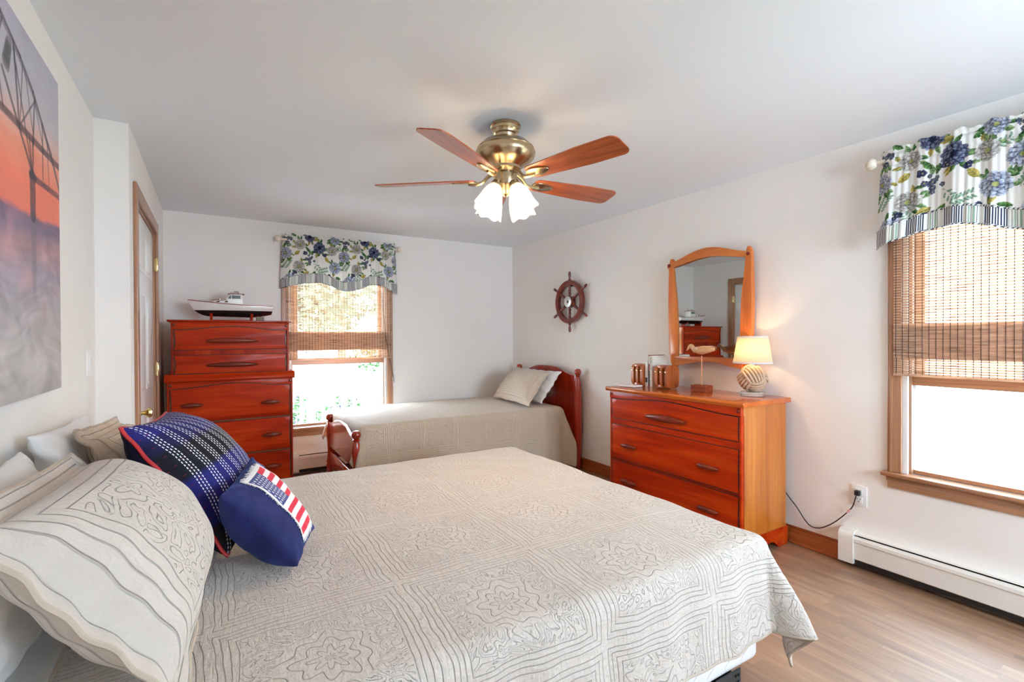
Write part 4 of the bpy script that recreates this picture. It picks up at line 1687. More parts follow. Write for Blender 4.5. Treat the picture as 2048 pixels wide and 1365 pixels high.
def wavy_panel(g, x0, x1, y0, y1, zb, ze, zc, lip=0.0):
    n = 40
    pts = []
    for i in range(n + 1):
        s_ = i / n
        k = bumpf(s_, 0.75)
        z_ = ze + (zc - ze) * (k * k * (3 - 2 * k))
        pts.append((x0, y0 + (y1 - y0) * s_, z_))
    pts += [(x0, y1, zb), (x0, y0, zb)]
    g.prism(pts, (x1 - x0, 0, 0), 0.006, 3)


g = G()
wavy_panel(g, 3.088, 3.116, 3.83, 4.86, 0.28, 0.945, 1.022)
g.obj('headboard', BED_RED, sb, angle=25)
g = G()
wavy_panel(g, 0.918, 0.942, 3.84, 4.81, 0.312, 0.540, 0.608)
g.box((0.918, 3.84, 0.135), (0.942, 4.81, 0.268), 0.005)
g.obj('footboard', BED_RED, sb, angle=25)
head = [(0.020, 0), (0.024, 0.05), (0.036, 0.30), (0.042, 0.52), (0.041, 0.66), (0.034, 0.80), (0.025, 0.90), (0.019, 0.932), (0.023, 0.938), (0.026, 0.944), (0.020, 0.950), (0.024, 0.954),
        (0.032, 0.966), (0.0345, 0.980), (0.031, 0.996), (0.020, 1.009), (0.0, 1.014)]
footp = [(0.018, 0), (0.021, 0.02), (0.030, 0.10), (0.033, 0.13), (0.026, 0.15), (0.031, 0.16), (0.024, 0.20), (0.021, 0.27), (0.026, 0.36), (0.033, 0.43), (0.032, 0.47), (0.024, 0.515), (0.019, 0.530),
         (0.027, 0.537), (0.028, 0.543), (0.019, 0.549), (0.024, 0.553), (0.033, 0.565), (0.036, 0.580), (0.032, 0.597), (0.020, 0.611), (0.0, 0.616)]
for y in (3.80, 4.89):
    G().lathe(head, T((3.095, y, 0)), 28).obj('post', BED_RED, sb)
for y in (3.822, 4.828):
    G().lathe(footp, T((0.93, y, 0)), 28).obj('post', BED_RED, sb)
for y in (3.872, 4.80):
    G().box((0.942, y - 0.012, 0.20), (3.088, y + 0.012, 0.345), 0.004).obj('side_rail', CHERRY_X, sb, smooth=False)
tag(G().box((0.99, 3.892, 0.30), (2.945, 4.93, 0.628), 0.05, 4).obj('mattress', BOX_M, None, (2.0, 4.4, 0.30)), 'white mattress of the single bed, under the tan quilt', 'mattress')
P, UV = cloth_surface(1.015, 2.905, 3.885, 4.955, 0.640, 0.30, 0.24, 0.58, 0.18, 0.06, 0.06, 0.26, 0.016, 6, 0.010, 0.006, 2.0)
q = thing('bedspread', 'tan quilted bedspread hanging nearly to the floor on the single bed', 'quilt', (2.0, 4.4, 0.64))
grid_obj('quilted_face', P, QUILT2_M, q, uv=UV, thick=0.006)
ep = edge_path(P)
G().tube([tuple(p) for p in ep[::2]], 0.005, 6, closed=True).obj('bound_edge', QUILT_BACK, q)
o, F, nrm, _ = pillow('pillow_sham', 'grey-tan pillow sham leaning on the headboard of the single bed', 'pillow', (2.60, 4.66, 0.682), (2.555, 3.88, 0.672), (2.945, 4.06, 0.975), (2.95, 4.71, 0.985), 0.15, SHAM2_M, 0.03, 60, 0.035, None, 0.25, seed=11, wr=0.005)
pillow('pillow', 'white pillow tucked behind the sham on the single bed', 'pillow', (2.78, 4.60, 0.68), (2.74, 3.93, 0.675), (3.035, 3.99, 0.975), (3.035, 4.66, 0.975), 0.085, WHITE_LINEN, 0, 40, 0.05, None, 0.5, seed=12, wr=0.007)


# ------------------------------------------------------------------ ceiling fan
FX, FY = 1.309, 2.195
fan = thing('ceiling_fan', 'brass ceiling fan with five wooden blades and lit glass shades', 'ceiling fan', (FX, FY, ZC))
g = G()
g.lathe([(0.076, 2.440), (0.080, 2.434), (0.080, 2.426), (0.074, 2.421), (0.072, 2.408), (0.066, 2.402), (0.063, 2.390), (0.055, 2.384), (0.052, 2.372), (0.030, 2.366), (0.030, 2.355)], T((FX, FY, 0)), 40)
g.obj('canopy', BRASS, fan)
g = G()
g.lathe([(0.030, 2.366), (0.075, 2.360), (0.118, 2.343), (0.145, 2.318), (0.150, 2.312), (0.147, 2.308), (0.153, 2.304), (0.157, 2.292), (0.150, 2.268), (0.122, 2.240), (0.088, 2.222), (0.080, 2.216), (0.080, 2.204), (0.070, 2.198), (0.062, 2.186), (0.0, 2.186)], T((FX, FY, 0)), 48)
g.obj('motor_housing', BRASS, fan)
g = G()
g.lathe([(0.050, 2.190), (0.050, 2.182), (0.060, 2.178), (0.060, 2.128), (0.056, 2.118), (0.040, 2.100), (0.026, 2.088), (0.022, 2.074), (0.008, 2.066), (0.0, 2.064)], T((FX, FY, 0)), 36)
g.obj('switch_housing', BRASS, fan)
BLADE_M = wood('blade_wood', (0.20, 0.040, 0.013), (0.42, 0.095, 0.027), (0.54, 0.150, 0.050), 'x', 2.0, 0.3, 0.4, 0.45, 14)
ZB = 2.152
for k in range(5):
    ang = math.radians(-75 + 72 * k)
    pivot = bpy.data.objects
    # blade outline in its own frame (x outward), pitched 12 degrees
    top, bot = [], []
    for i in range(61):
        x = 0.165 + (0.70 - 0.165) * (1 - (1 - i / 60) ** 1.6)
        w = 0.052 + 0.022 * min(1, (x - 0.165) / 0.33)
        e = (0.70 - x) / 0.040
        if e < 1:
            w *= 0.50 + 0.50 * (1 - (1 - e) ** 2.0) ** 0.5
        s_ = (x - 0.165) / 0.03
        if s_ < 1:
            w *= 0.72 + 0.28 * (1 - (1 - s_) ** 2) ** 0.5
        top.append((x, w))
        bot.append((x, -w))
    pts = top + bot[::-1]
    g = G()
    g.prism([(x, y, -0.003) for x, y in pts], (0, 0, 0.006), 0.002, 2)
    g.bm.transform(rotm('X', math.radians(-13)))
    me = bpy.data.meshes.new('blade')
    bmesh.ops.recalc_face_normals(g.bm, faces=g.bm.faces)
    g.bm.to_mesh(me)
    g.bm.free()
    me.materials.append(BLADE_M)
    b = bpy.data.objects.new('blade', me)
    COL.objects.link(b)
    b.parent = fan
    b.location = (0, 0, ZB - ZC)
    b.rotation_euler = (0, 0, ang)
    me.shade_smooth()
    me.set_sharp_from_angle(angle=math.radians(35))
    ORG[b.name] = (0, 0, 0)
    g = G()
    # curved arm and leaf-shaped plate under the blade root
    arm = spline([(0.060, 0, 0.040), (0.095, 0, 0.020), (0.125, 0, -0.008), (0.165, 0, -0.016), (0.20, 0, -0.014)], 16)
    g.tube([tuple(p) for p in arm], [0.011, 0.011, 0.0105, 0.010, 0.010, 0.0095, 0.009, 0.009, 0.009, 0.009, 0.009, 0.0088, 0.0086, 0.0084, 0.008, 0.0075], 10)
    pl = []
    for i in range(28):
        th = 2 * PI * i / 28
        pl.append((0.222 + 0.068 * math.cos(th), 0.036 * math.sin(th) * (1 - 0.32 * math.cos(th)), -0.013))
    g2 = G()
    g2.prism(pl, (0, 0, 0.008), 0.003, 2)
    g2.bm.transform(rotm('X', math.radians(-13)))
    for v in g2.bm.verts:
        v.co.z += 0.002
    tmp = bpy.data.meshes.new('t')
    g2.bm.to_mesh(tmp)
    g2.bm.free()
    g.bm.from_mesh(tmp)
    bpy.data.meshes.remove(tmp)
    io = g.obj('blade_iron', BRASS, b)
    io.location = (0, 0, 0)


def shade_glass_mat():
    m, nt, b = newmat('frosted_swirl_glass')
    nt.nodes.remove(b)
    out = nt.nodes['Material Output']
    c = coords(nt, 'UV')
    d = nt.nodes.new('ShaderNodeBsdfTranslucent')
    d.inputs[0].default_value = (0.96, 0.90, 0.80, 1)
    df = nt.nodes.new('ShaderNodeBsdfDiffuse')
    df.inputs[0].default_value = (0.92, 0.88, 0.80, 1)
    t = nt.nodes.new('ShaderNodeBsdfTransparent')
    gl = nt.nodes.new('ShaderNodeBsdfGlossy')
    gl.inputs['Roughness'].default_value = 0.1
    m1, m2, m3 = [nt.nodes.new('ShaderNodeMixShader') for _ in range(3)]
    m1.inputs[0].default_value = 0.30
    nt.links.new(d.outputs[0], m1.inputs[1])
    nt.links.new(df.outputs[0], m1.inputs[2])
    m2.inputs[0].default_value = 0.30
    nt.links.new(m1.outputs[0], m2.inputs[1])
    nt.links.new(t.outputs[0], m2.inputs[2])
    m3.inputs[0].default_value = 0.06
    nt.links.new(m2.outputs[0], m3.inputs[1])
    nt.links.new(gl.outputs[0], m3.inputs[2])
    nt.links.new(m3.outputs[0], out.inputs[0])
    return m


SHADE_GLASS = shade_glass_mat()
BULB_M, nt, b = newmat('lit_bulb')
b.inputs['Base Color'].default_value = (0.9, 0.85, 0.75, 1)
b.inputs['Emission Color'].default_value = (1.0, 0.80, 0.55, 1)
b.inputs['Emission Strength'].default_value = 6.0
FAN_LAMP = 8.5
view = math.atan2(-FY, -FX)
for k in range(4):
    a = view + math.radians(45 + 90 * k)
    ca, sa = math.cos(a), math.sin(a)
    tilt = math.radians(27)
    # shade axis points out and down
    ax = Vector((ca * math.sin(tilt), sa * math.sin(tilt), -math.cos(tilt)))
    o0 = Vector((FX + ca * 0.062, FY + sa * 0.062, 2.125))
    M = Matrix.Translation(o0) @ ax.to_track_quat('Z', 'Y').to_matrix().to_4x4()
    g = G()
    g.tube([(FX + ca * 0.03, FY + sa * 0.03, 2.108), (FX + ca * 0.05, FY + sa * 0.05, 2.118), tuple(o0)], 0.009, 10)
    g.lathe([(0.012, -0.006), (0.026, 0.000), (0.029, 0.012), (0.029, 0.030), (0.024, 0.034)], M, 24)
    ho = g.obj('lamp_holder', BRASS, fan)
    # swirled tulip shade, scalloped mouth
    n, m_ = 60, 22
    g = G()
    vs = []
    for i in range(n):
        row = []
        for j in range(m_ + 1):
            t_ = j / m_
            r = 0.028 + 0.010 * math.sin(min(1, t_ * 3) * PI / 2) + 0.030 * t_ ** 1.5 + 0.006 * math.sin(t_ * PI)
            th = 2 * PI * i / n + 0.75 * t_
            r *= 1 + (0.012 + 0.060 * t_ ** 2) * math.cos(6 * (2 * PI * i / n))
            h = 0.018 + 0.142 * t_ + 0.005 * t_ ** 6 * math.cos(6 * (2 * PI * i / n))
            row.append(g.bm.verts.new(M @ Vector((r * math.cos(th), r * math.sin(th), h))))
        vs.append(row)
    for i in range(n):
        for j in range(m_):
            g.bm.faces.new((vs[i][j], vs[(i + 1) % n][j], vs[(i + 1) % n][j + 1], vs[i][j + 1]))
    so = g.obj('glass_shade', SHADE_GLASS, fan, angle=None)
    md = so.modifiers.new('thickness', 'SOLIDIFY')
    md.thickness = 0.003
    g = G()
    g.lathe([(0.010, 0.02), (0.012, 0.035), (0.020, 0.055), (0.024, 0.075), (0.019, 0.094), (0.008, 0.104), (0, 0.106)], M, 20)
    bo = g.obj('bulb', BULB_M, ho)
    point_light('fan_bulb_light', tuple(M @ Vector((0, 0, 0.115))), FAN_LAMP, (1.0, 0.72, 0.44), 0.018)

# ------------------------------------------------------------------ picture on the left wall


def seg_d(x, y, a, b):
    ax_, ay_ = a
    bx_, by_ = b
    dx, dy = bx_ - ax_, by_ - ay_
    t = np.clip(((x - ax_) * dx + (y - ay_) * dy) / (dx * dx + dy * dy + 1e-12), 0, 1)
    return np.hypot(x - ax_ - t * dx, y - ay_ - t * dy), t


def paint(y, z):
    """bridge at dusk: pale sky over orange, dark truss, grey rippled water"""
    rs = np.random.RandomState(2)

    def nse(sx, sy, amp):
        o = np.zeros_like(y)
        for i in range(7):
            kx, ky = rs.normal(0, sx), rs.normal(0, sy)
            o = o + np.sin(kx * y + ky * z + rs.uniform(0, 6))
        return o / 7 * amp
    w1 = nse(6, 12, 1)
    ya, za = y + 0.05 * np.sin(9 * z + 3 * w1) + 0.02 * np.sin(31 * z + 17 * y), z + 0.03 * np.sin(11 * y + 2 * w1)

    def wn(sx, sy, sk):
        o = np.zeros_like(y)
        for i in range(9):
            kx, ky = rs.normal(0, sx), rs.normal(0, sy)
            o = o + np.sin(kx * (ya + sk * za) + ky * za + rs.uniform(0, 6) + 2.0 * np.sin(0.31 * kx * za + rs.uniform(0, 6)))
        return o / 9
    w2, w3 = wn(18, 40, 0.4), wn(45, 90, 0.5)
    zz = z + 0.03 * w1 + 0.012 * w2
    hor = 1.705 + 0.05 * (y - 2.0)
    stops = [(1.15, lin((186, 186, 184))), (1.30, lin((196, 197, 196))), (1.42, lin((172, 170, 174))), (1.52, lin((164, 158, 172))), (1.60, lin((188, 150, 156))), (1.665, lin((126, 112, 138))), (1.70, lin((120, 96, 124))),
             (1.715, lin((228, 122, 98))), (1.80, lin((240, 132, 104))), (1.90, lin((238, 160, 132))), (1.965, lin((226, 196, 188))), (2.03, lin((204, 206, 214))), (2.15, lin((196, 202, 216))), (2.25, lin((190, 196, 214)))]
    zs = [q[0] for q in stops]
    q = zz - 0.05 * (y - 2.0)
    c = np.stack([np.interp(q, zs, [p[1][i] for p in stops]) for i in range(3)], -1)
    water = (z < hor)[..., None]
    w4 = wn(14, 30, 0.6)
    streak = (w2 * 0.9 + w1 * 0.5 + w3 * 0.6 + w4 * 0.8)[..., None]
    c = c * (1 + 0.24 * streak * water + 0.08 * streak)
    pinkm = np.clip(w4 * 1.6 + w1 * 0.5, 0, 1)[..., None] * water * np.clip((z - 1.35) / 0.15, 0, 1)[..., None]
    c = c * (1 - 0.5 * pinkm) + np.array(lin((214, 150, 146))[:3]) * 0.5 * pinkm
    dark, mid = np.array(lin((48, 42, 58))[:3]), np.array(lin((126, 116, 130))[:3])

    def stroke(a, b, w, cc, op=0.9):
        nonlocal c
        d, t = seg_d(y + 0.003 * w2, z, a, b)
        m = (np.clip((w * 1.3 - d) / 0.004 + 0.5, 0, 1) * op * (0.85 + 0.15 * w3))[..., None]
        c = c * (1 - m) + cc * m
    # reflection of the pier
    for i in range(8):
        stroke((2.043 + 0.004 * math.sin(i * 2), 1.70 - i * 0.03), (2.05, 1.675 - i * 0.03), 0.022 - i * 0.001, mid * 0.85, 0.55 - i * 0.05)
    # top chord, lower chord, road
    ch = [(1.55, 2.185), (1.789, 2.191), (1.939, 2.145), (2.057, 2.092), (2.248, 1.961), (2.36, 1.85)]
    for a, b in zip(ch[:-1], ch[1:]):
        stroke(a, b, 0.006, dark)
        stroke((a[0], a[1] - 0.014), (b[0], b[1] - 0.014), 0.003, mid)
    stroke((1.50, 1.94), (2.36, 1.945), 0.009, dark)
    for a, b, w in (((1.885, 2.160), (1.927, 1.95), .006), ((1.796, 2.049), (2.045, 1.835), .006), ((1.885, 2.14), (2.04, 1.84), .004), ((1.96, 2.13), (1.935, 1.95), .003), ((1.981, 2.125), (2.06, 1.945), .003),
                    ((2.072, 2.08), (2.051, 1.93), .005), ((2.072, 2.07), (2.16, 1.945), .003), ((2.072, 2.07), (1.94, 1.95), .003), ((2.15, 2.03), (2.15, 1.85), .004), ((2.20, 1.99), (2.22, 1.85), .003), ((2.15, 2.03), (2.26, 1.93), .003),
                    ((2.05, 1.94), (2.045, 1.83), .006), ((2.016, 1.94), (2.04, 1.83), .004), ((2.02, 1.827), (2.34, 1.838), .008), ((1.70, 2.19), (1.80, 1.95), .004), ((1.80, 2.18), (1.70, 1.95), .004), ((1.60, 2.18), (1.70, 1.95), .004)):
        stroke(a, b, w, dark)
    stroke((2.042, 1.825), (2.045, 1.715), 0.021, dark * 1.1, 0.95)
    stroke((2.02, 1.83), (2.07, 1.83), 0.010, dark)
    for i in range(6):
        stroke((1.815 + i * 0.006, 2.075 + i * 0.012), (1.835 + i * 0.004, 2.07 + i * 0.013), 0.014, lin((74, 78, 80))[:3] * np.ones(3), 0.7)
    # second pier far left
    stroke((1.35, 1.83), (1.35, 1.70), 0.021, dark)
    stroke((1.10, 2.18), (1.55, 2.185), 0.006, dark)
    for i in range(5):
        yy = 1.12 + i * 0.1
        stroke((yy, 2.18), (yy + 0.05, 1.94), 0.004, dark)
        stroke((yy + 0.1, 2.18), (yy + 0.05, 1.94), 0.004, dark)
    stroke((0.95, 1.94), (1.55, 1.94), 0.009, dark)
    return np.clip(c * np.array([0.86, 0.79, 0.79]), 0, 1)


PT0, PT1, PZ0, PZ1 = 0.95, 2.345, 1.155, 2.245
PAINT_M, nt, b = newmat('painted_canvas')
nt.links.new(attr_color(nt), b.inputs['Base Color'])
b.inputs['Roughness'].default_value = 0.6
bump(nt, b, noise(nt, coords(nt), 260, 3), 0.15, 0.002)
pic = thing('canvas_painting', 'large canvas painting of a bridge at sunset on the left wall', 'painting', (XL, (PT0 + PT1) / 2, PZ0))
ny, nz_ = 420, 320
yy = np.linspace(PT0, PT1, ny)[:, None] * np.ones((1, nz_))
zz = np.ones((ny, 1)) * np.linspace(PZ0, PZ1, nz_)[None, :]
grid_obj('painted_face', np.stack([np.full_like(yy, XL + 0.0372), yy, zz], -1), PAINT_M, pic, col=paint(yy, zz), smooth=False)
CANVAS_EDGE = plain('canvas_edge', (0.52, 0.52, 0.53), 0.8, var=0.15, vs=20)
G().box((XL + 0.002, PT0, PZ0), (XL + 0.037, PT1, PZ1), 0.002).obj('stretched_canvas', CANVAS_EDGE, pic, smooth=False)
for ch in pic.children:
    pass

# light switch
sw = thing('light_switch', 'white light switch plate on the left wall near the corner', 'light switch', (XL, 3.0, 1.215))
G().box((XL, 2.955, 1.155), (XL + 0.006, 3.045, 1.275), 0.002).obj('plate', W_TRIMW, sw, smooth=False)
G().box((XL + 0.005, 2.985, 1.185), (XL + 0.010, 3.015, 1.245), 0.002).obj('rocker', W_TRIMW, sw, smooth=False)

# ------------------------------------------------------------------ model boat
HULL_M, nt, b = newmat('painted_hull')
x, y, z = sep(nt, coords(nt))
c = ramp(nt, z.sstep(0.0865, 0.0875), [(0.0, (0.012, 0.013, 0.014)), (1.0, (0.84, 0.82, 0.79))])
nt.links.new(c, b.inputs['Base Color'])
b.inputs['Roughness'].default_value = 0.25
b.inputs['Coat Weight'].default_value = 0.4
BX_, BY_, BZ_ = 0.145, 4.80, 1.477
boat = thing('model_boat', 'white and black model lobster boat on a stand on the tall chest', 'model boat', (BX_, BY_, BZ_))
ns, nr = 44, 16
P = np.zeros((ns, 2 * nr - 1, 3))
sheer = []
for i in range(ns):
    t_ = i / (ns - 1)
    xk = -0.285 + 0.575 * t_
    zs = 0.127 + 0.044 * (1 - t_) ** 2.0 + 0.004 * t_ ** 3
    zk = 0.028 + 0.012 * (1 - t_) + 0.050 * max(0, 1 - t_ / 0.20) ** 2.2 + 0.030 * max(0, (t_ - 0.72) / 0.28) ** 1.5
    hb = 0.088 * min(1.0, (math.sin(min(1, t_ / 0.62) * PI / 2)) ** 0.8 if t_ > 0 else 0.0) * (1 - 0.18 * max(0, t_ - 0.6) / 0.4)
    hb = max(hb, 0.002)
    for j in range(2 * nr - 1):
        q = (j - (nr - 1)) / (nr - 1)
        a = abs(q)
        yb = hb * math.copysign((math.sin(a * PI / 2)) ** 0.75 if a > 0 else 0, q)
        zb_ = zk + (zs - zk) * (1 - math.cos(a * PI / 2)) ** 0.85
        rake = -0.040 * (1 - t_) ** 3 * (zb_ - zk) / (zs - zk) + 0.012 * t_ ** 4 * (zb_ - zk) / (zs - zk)
        P[i, j] = (BX_ + xk + rake, BY_ + yb, BZ_ + zb_)
    sheer.append((P[i, 0].copy(), P[i, -1].copy()))
g = G()
vs = [[g.bm.verts.new(P[i, j]) for j in range(2 * nr - 1)] for i in range(ns)]
for i in range(ns - 1):
    for j in range(2 * nr - 2):
        g.bm.faces.new((vs[i][j], vs[i + 1][j], vs[i + 1][j + 1], vs[i][j + 1]))
g.bm.faces.new(vs[-1])
hull = g.obj('hull', HULL_M, boat, angle=50)
DECK_M = plain('cream_deck', (0.70, 0.62, 0.48), 0.5)
g = G()
dv = [[g.bm.verts.new(Vector(p) + Vector((0, 0, -0.008))) for p in q] for q in sheer]
for a, b2 in zip(dv[:-1], dv[1:]):
    g.bm.faces.new((a[0], b2[0], b2[1], a[1]))
g.obj('deck', DECK_M, boat, smooth=False)
RAIL_M = plain('varnished_rail', (0.30, 0.07, 0.03), 0.3)
g = G()
g.tube([tuple(s_[0]) for s_ in sheer], 0.0035, 6)
g.tube([tuple(s_[1]) for s_ in sheer], 0.0035, 6)
g.obj('gunwale', RAIL_M, boat)
WHITEP = plain('boat_white', (0.84, 0.83, 0.80), 0.3)
g = G()
tr_ = [(-0.150, 0.150), (-0.150, 0.170), (-0.045, 0.180), (0.066, 0.184), (0.066, 0.120), (-0.10, 0.125)]
g.prism([(BX_ + a, BY_ - 0.052, BZ_ + c_) for a, c_ in tr_], (0, 0.104, 0), 0.004)
g.obj('trunk_cabin', WHITEP, boat, angle=25)
g = G()
wh = [(-0.055, 0.180), (-0.028, 0.226), (0.066, 0.226), (0.070, 0.130), (-0.02, 0.13)]
g.prism([(BX_ + a, BY_ - 0.050, BZ_ + c_) for a, c_ in wh], (0, 0.100, 0), 0.003)
ho = g.obj('wheelhouse', WHITEP, boat, angle=25)
WIN_M = plain('dark_tinted_window', (0.16, 0.20, 0.22), 0.1)
PORT_M = plain('black_port', (0.02, 0.02, 0.022), 0.15)
for sgn in (-1, 1):
    yw = BY_ + sgn * 0.0505
    for pts in ([(-0.012, 0.188), (-0.012, 0.216), (0.050, 0.216), (0.054, 0.188)], [(-0.040, 0.188), (-0.024, 0.216), (-0.018, 0.216), (-0.018, 0.188)]):
        G().prism([(BX_ + a, yw - 0.001, BZ_ + c_) for a, c_ in pts], (0, 0.002, 0)).obj('cabin_window', WIN_M, ho, smooth=False)
    for a in (-0.125, -0.065):
        yp = BY_ + sgn * 0.0525 - 0.001
        G().prism([(BX_ + a, yp, BZ_ + 0.155), (BX_ + a + 0.024, yp, BZ_ + 0.156), (BX_ + a + 0.024, yp, BZ_ + 0.166), (BX_ + a, yp, BZ_ + 0.164)], (0, 0.002, 0)).obj('port_light', PORT_M, ho, smooth=False)
g = G()
g.box((BX_ - 0.040, BY_ - 0.058, BZ_ + 0.226), (BX_ + 0.082, BY_ + 0.058, BZ_ + 0.232), 0.002)
g.box((BX_ - 0.155, BY_ - 0.054, BZ_ + 0.170), (BX_ - 0.045, BY_ + 0.054, BZ_ + 0.175), 0.002)
g.obj('cabin_roof', RAIL_M, boat, smooth=False)
G().box((BX_ - 0.022, BY_ - 0.012, BZ_ + 0.232), (BX_ - 0.004, BY_ + 0.012, BZ_ + 0.250), 0.004).obj('searchlight', STEEL, boat)
for dy in (-0.03, 0.03):
    G().tube([(BX_ - 0.005, BY_ + dy, BZ_ + 0.232), (BX_ + 0.002, BY_ + dy, BZ_ + 0.246), (BX_ + 0.012, BY_ + dy, BZ_ + 0.252), (BX_ + 0.035, BY_ + dy, BZ_ + 0.250), (BX_ + 0.045, BY_ + dy, BZ_ + 0.232)], 0.005, 8).obj('grab_rail', STEEL, boat)
G().lathe([(0.012, 0.175), (0.012, 0.184), (0.006, 0.187)], T((BX_ - 0.10, BY_ - 0.02, BZ_)), 14).obj('deck_hatch', STEEL, boat)
g = G()
for dx in (-0.162, 0.135):
    g.prism([(BX_ + dx - 0.010, BY_ - 0.05, BZ_ + 0.001), (BX_ + dx - 0.010, BY_ + 0.05, BZ_ + 0.001), (BX_ + dx - 0.010, BY_ + 0.062, BZ_ + 0.062), (BX_ + dx - 0.010, BY_ + 0.03, BZ_ + 0.046), (BX_ + dx - 0.010, BY_ - 0.03, BZ_ + 0.046), (BX_ + dx - 0.010, BY_ - 0.062, BZ_ + 0.062)], (0.020, 0, 0), 0.002)
g.box((BX_ - 0.16, BY_ - 0.010, BZ_ + 0.001), (BX_ + 0.14, BY_ + 0.010, BZ_ + 0.010), 0.002)
g.obj('cradle', CHERRY_X, boat, smooth=False)
g = G()
g.box((BX_ + 0.165, BY_ - 0.125, BZ_ + 0.001), (BX_ + 0.225, BY_ - 0.085, BZ_ + 0.036), 0.003)
tag(g.obj('lobster_trap', plain('weathered_slats', (0.22, 0.20, 0.16), 0.8, var=0.4, vs=150), None, (BX_ + 0.195, BY_ - 0.105, BZ_), smooth=False), 'tiny grey wooden lobster trap beside the stern of the model boat', 'ornament')

# ------------------------------------------------------------------ ship's wheel
WX, WY, WZ = XR, 3.965, 1.690
whl = thing('ship_wheel', 'dark wooden ship wheel with six handles hung on the right wall', 'ship wheel', (WX, WY, WZ))
MWh = T((WX - 0.045, WY, WZ)) @ rotm('Y', -PI / 2)   # local z -> -x (into the room)
g = G()


def ring(g, r0, r1, h0, h1, M, seg=56, bev=0.004):
    prof = [(r0, h0 + bev), (r0 + bev, h0), (r1 - bev, h0), (r1, h0 + bev), (r1, h1 - bev), (r1 - bev, h1), (r0 + bev, h1), (r0, h1 - bev), (r0, h0 + bev)]
    g.lathe(prof, M, seg, cap=False)


ring(g, 0.176, 0.222, -0.022, 0.022, MWh)
g.obj('rim', WHEEL_WOOD, whl, angle=30)
g = G()
ring(g, 0.186, 0.212, 0.019, 0.026, MWh, 56, 0.002)
g.obj('rim_inlay', CHERRY_DARK, whl, angle=30)
spoke = [(0.012, 0.04), (0.012, 0.07), (0.017, 0.085), (0.011, 0.100), (0.016, 0.115), (0.012, 0.135), (0.015, 0.155), (0.015, 0.18)]
hand = [(0.014, 0.220), (0.018, 0.226), (0.011, 0.236), (0.010, 0.246), (0.015, 0.275), (0.014, 0.295), (0.009, 0.310), (0.0, 0.316)]
for k in range(6):
    Mr = MWh @ rotm('Z', PI / 3 * k) @ rotm('Y', PI / 2)
    G().lathe(spoke, Mr, 14).obj('spoke', WHEEL_WOOD, whl)
    G().lathe(hand, Mr, 14).obj('handle', WHEEL_WOOD, whl)
g = G()
g.lathe([(0.058, -0.022), (0.060, -0.018), (0.060, 0.018), (0.054, 0.024), (0.0, 0.024)], MWh, 32)
hub = g.obj('hub', WHEEL_WOOD, whl)
g = G()
g.lathe([(0.056, 0.022), (0.056, 0.029), (0.050, 0.031), (0.018, 0.031), (0.014, 0.026), (0.0, 0.026)], MWh, 32)
for k in range(6):
    g.lathe([(0.004, 0.031), (0.003, 0.033), (0, 0.033)], MWh @ T((0.036 * math.cos(PI / 3 * k), 0.036 * math.sin(PI / 3 * k), 0)), 8)
pl = g.obj('hub_plate', STEEL, hub)
G().lathe([(0.012, 0.024), (0.012, 0.0275), (0, 0.0275)], MWh, 16).obj('bore', BLACK_M, pl)
G().box((WX - 0.045, WY - 0.012, WZ + 0.16), (WX - 0.0005, WY + 0.012, WZ + 0.185), 0.002).obj('hanger', BLACK_M, whl, smooth=False)

# ------------------------------------------------------------------ mirror
mx0, mx1 = XR - 0.075, XR - 0.035
mr = thing('wall_mirror', 'arched wooden-framed mirror on the right wall above the low dresser', 'mirror', (XR, 2.30, 1.09))


def post_outline(sgn, yc):
    """yc = outer top edge; sgn = direction toward the glass"""
    prof_o = [(1.905, 0.000), (1.86, 0.000), (1.70, -0.004), (1.59, -0.006), (1.40, -0.003), (1.20, 0.002), (1.13, 0.012), (1.09, 0.030)]
    prof_i = [(1.075, 0.052), (1.085, 0.062), (1.16, 0.082), (1.30, 0.080), (1.45, 0.075), (1.60, 0.068), (1.75, 0.050), (1.86, 0.038), (1.905, 0.036)]
    return [(yc + sgn * d, z) for z, d in prof_o + prof_i]


for sgn, yc in ((-1, 2.654), (1, 1.963)):
    g = G()
    g.prism([(mx0 - 0.006, y, z) for y, z in post_outline(sgn, yc)], (0.040, 0, 0), 0.008, 3)
    c_ = yc + sgn * 0.020
    g.prism([(mx0 - 0.004, c_ + 0.016 * math.cos(a) * (1 if math.sin(a) < 0 else 0.85), 1.918 + 0.026 * math.sin(a)) for a in [2 * PI * i / 20 for i in range(20)]], (0.036, 0, 0), 0.006, 2)
    g.obj('post', MIRROR_WOOD, mr, angle=30)


def arch(s, lo, hi):
    k = bumpf(s, 0.85)
    return lo + (hi - lo) * k


MIRROR_RAIL = wood('honey_maple_rail', (0.40, 0.09, 0.014), (0.58, 0.165, 0.026), (0.64, 0.21, 0.04), 'y', 1.0, 0.3, 0.4, 0.15)
n = 40
Y0, Y1 = 2.664, 1.953
up_ = [(Y0 + (Y1 - Y0) * i / n, arch(i / n, 1.905, 1.980)) for i in range(n + 1)]
lo_ = [(Y0 + (Y1 - Y0) * i / n, arch(i / n, 1.868, 1.912)) for i in range(n + 1)]
g = G()
g.prism([(mx0 - 0.014, y, z) for y, z in up_ + lo_[::-1]], (0.030, 0, 0), 0.005, 2)
g.obj('crest_rail', MIRROR_RAIL, mr, angle=30)
g = G()
upb = [(2.60, 1.176), (2.017, 1.176)]
lob = [(2.017 + (2.60 - 2.017) * i / n, arch(i / n, 1.104, 1.144)) for i in range(n + 1)]
g.prism([(mx0 - 0.008, y, z) for y, z in upb + lob], (0.034, 0, 0), 0.005, 2)
g.obj('bottom_rail', MIRROR_RAIL, mr, angle=30)
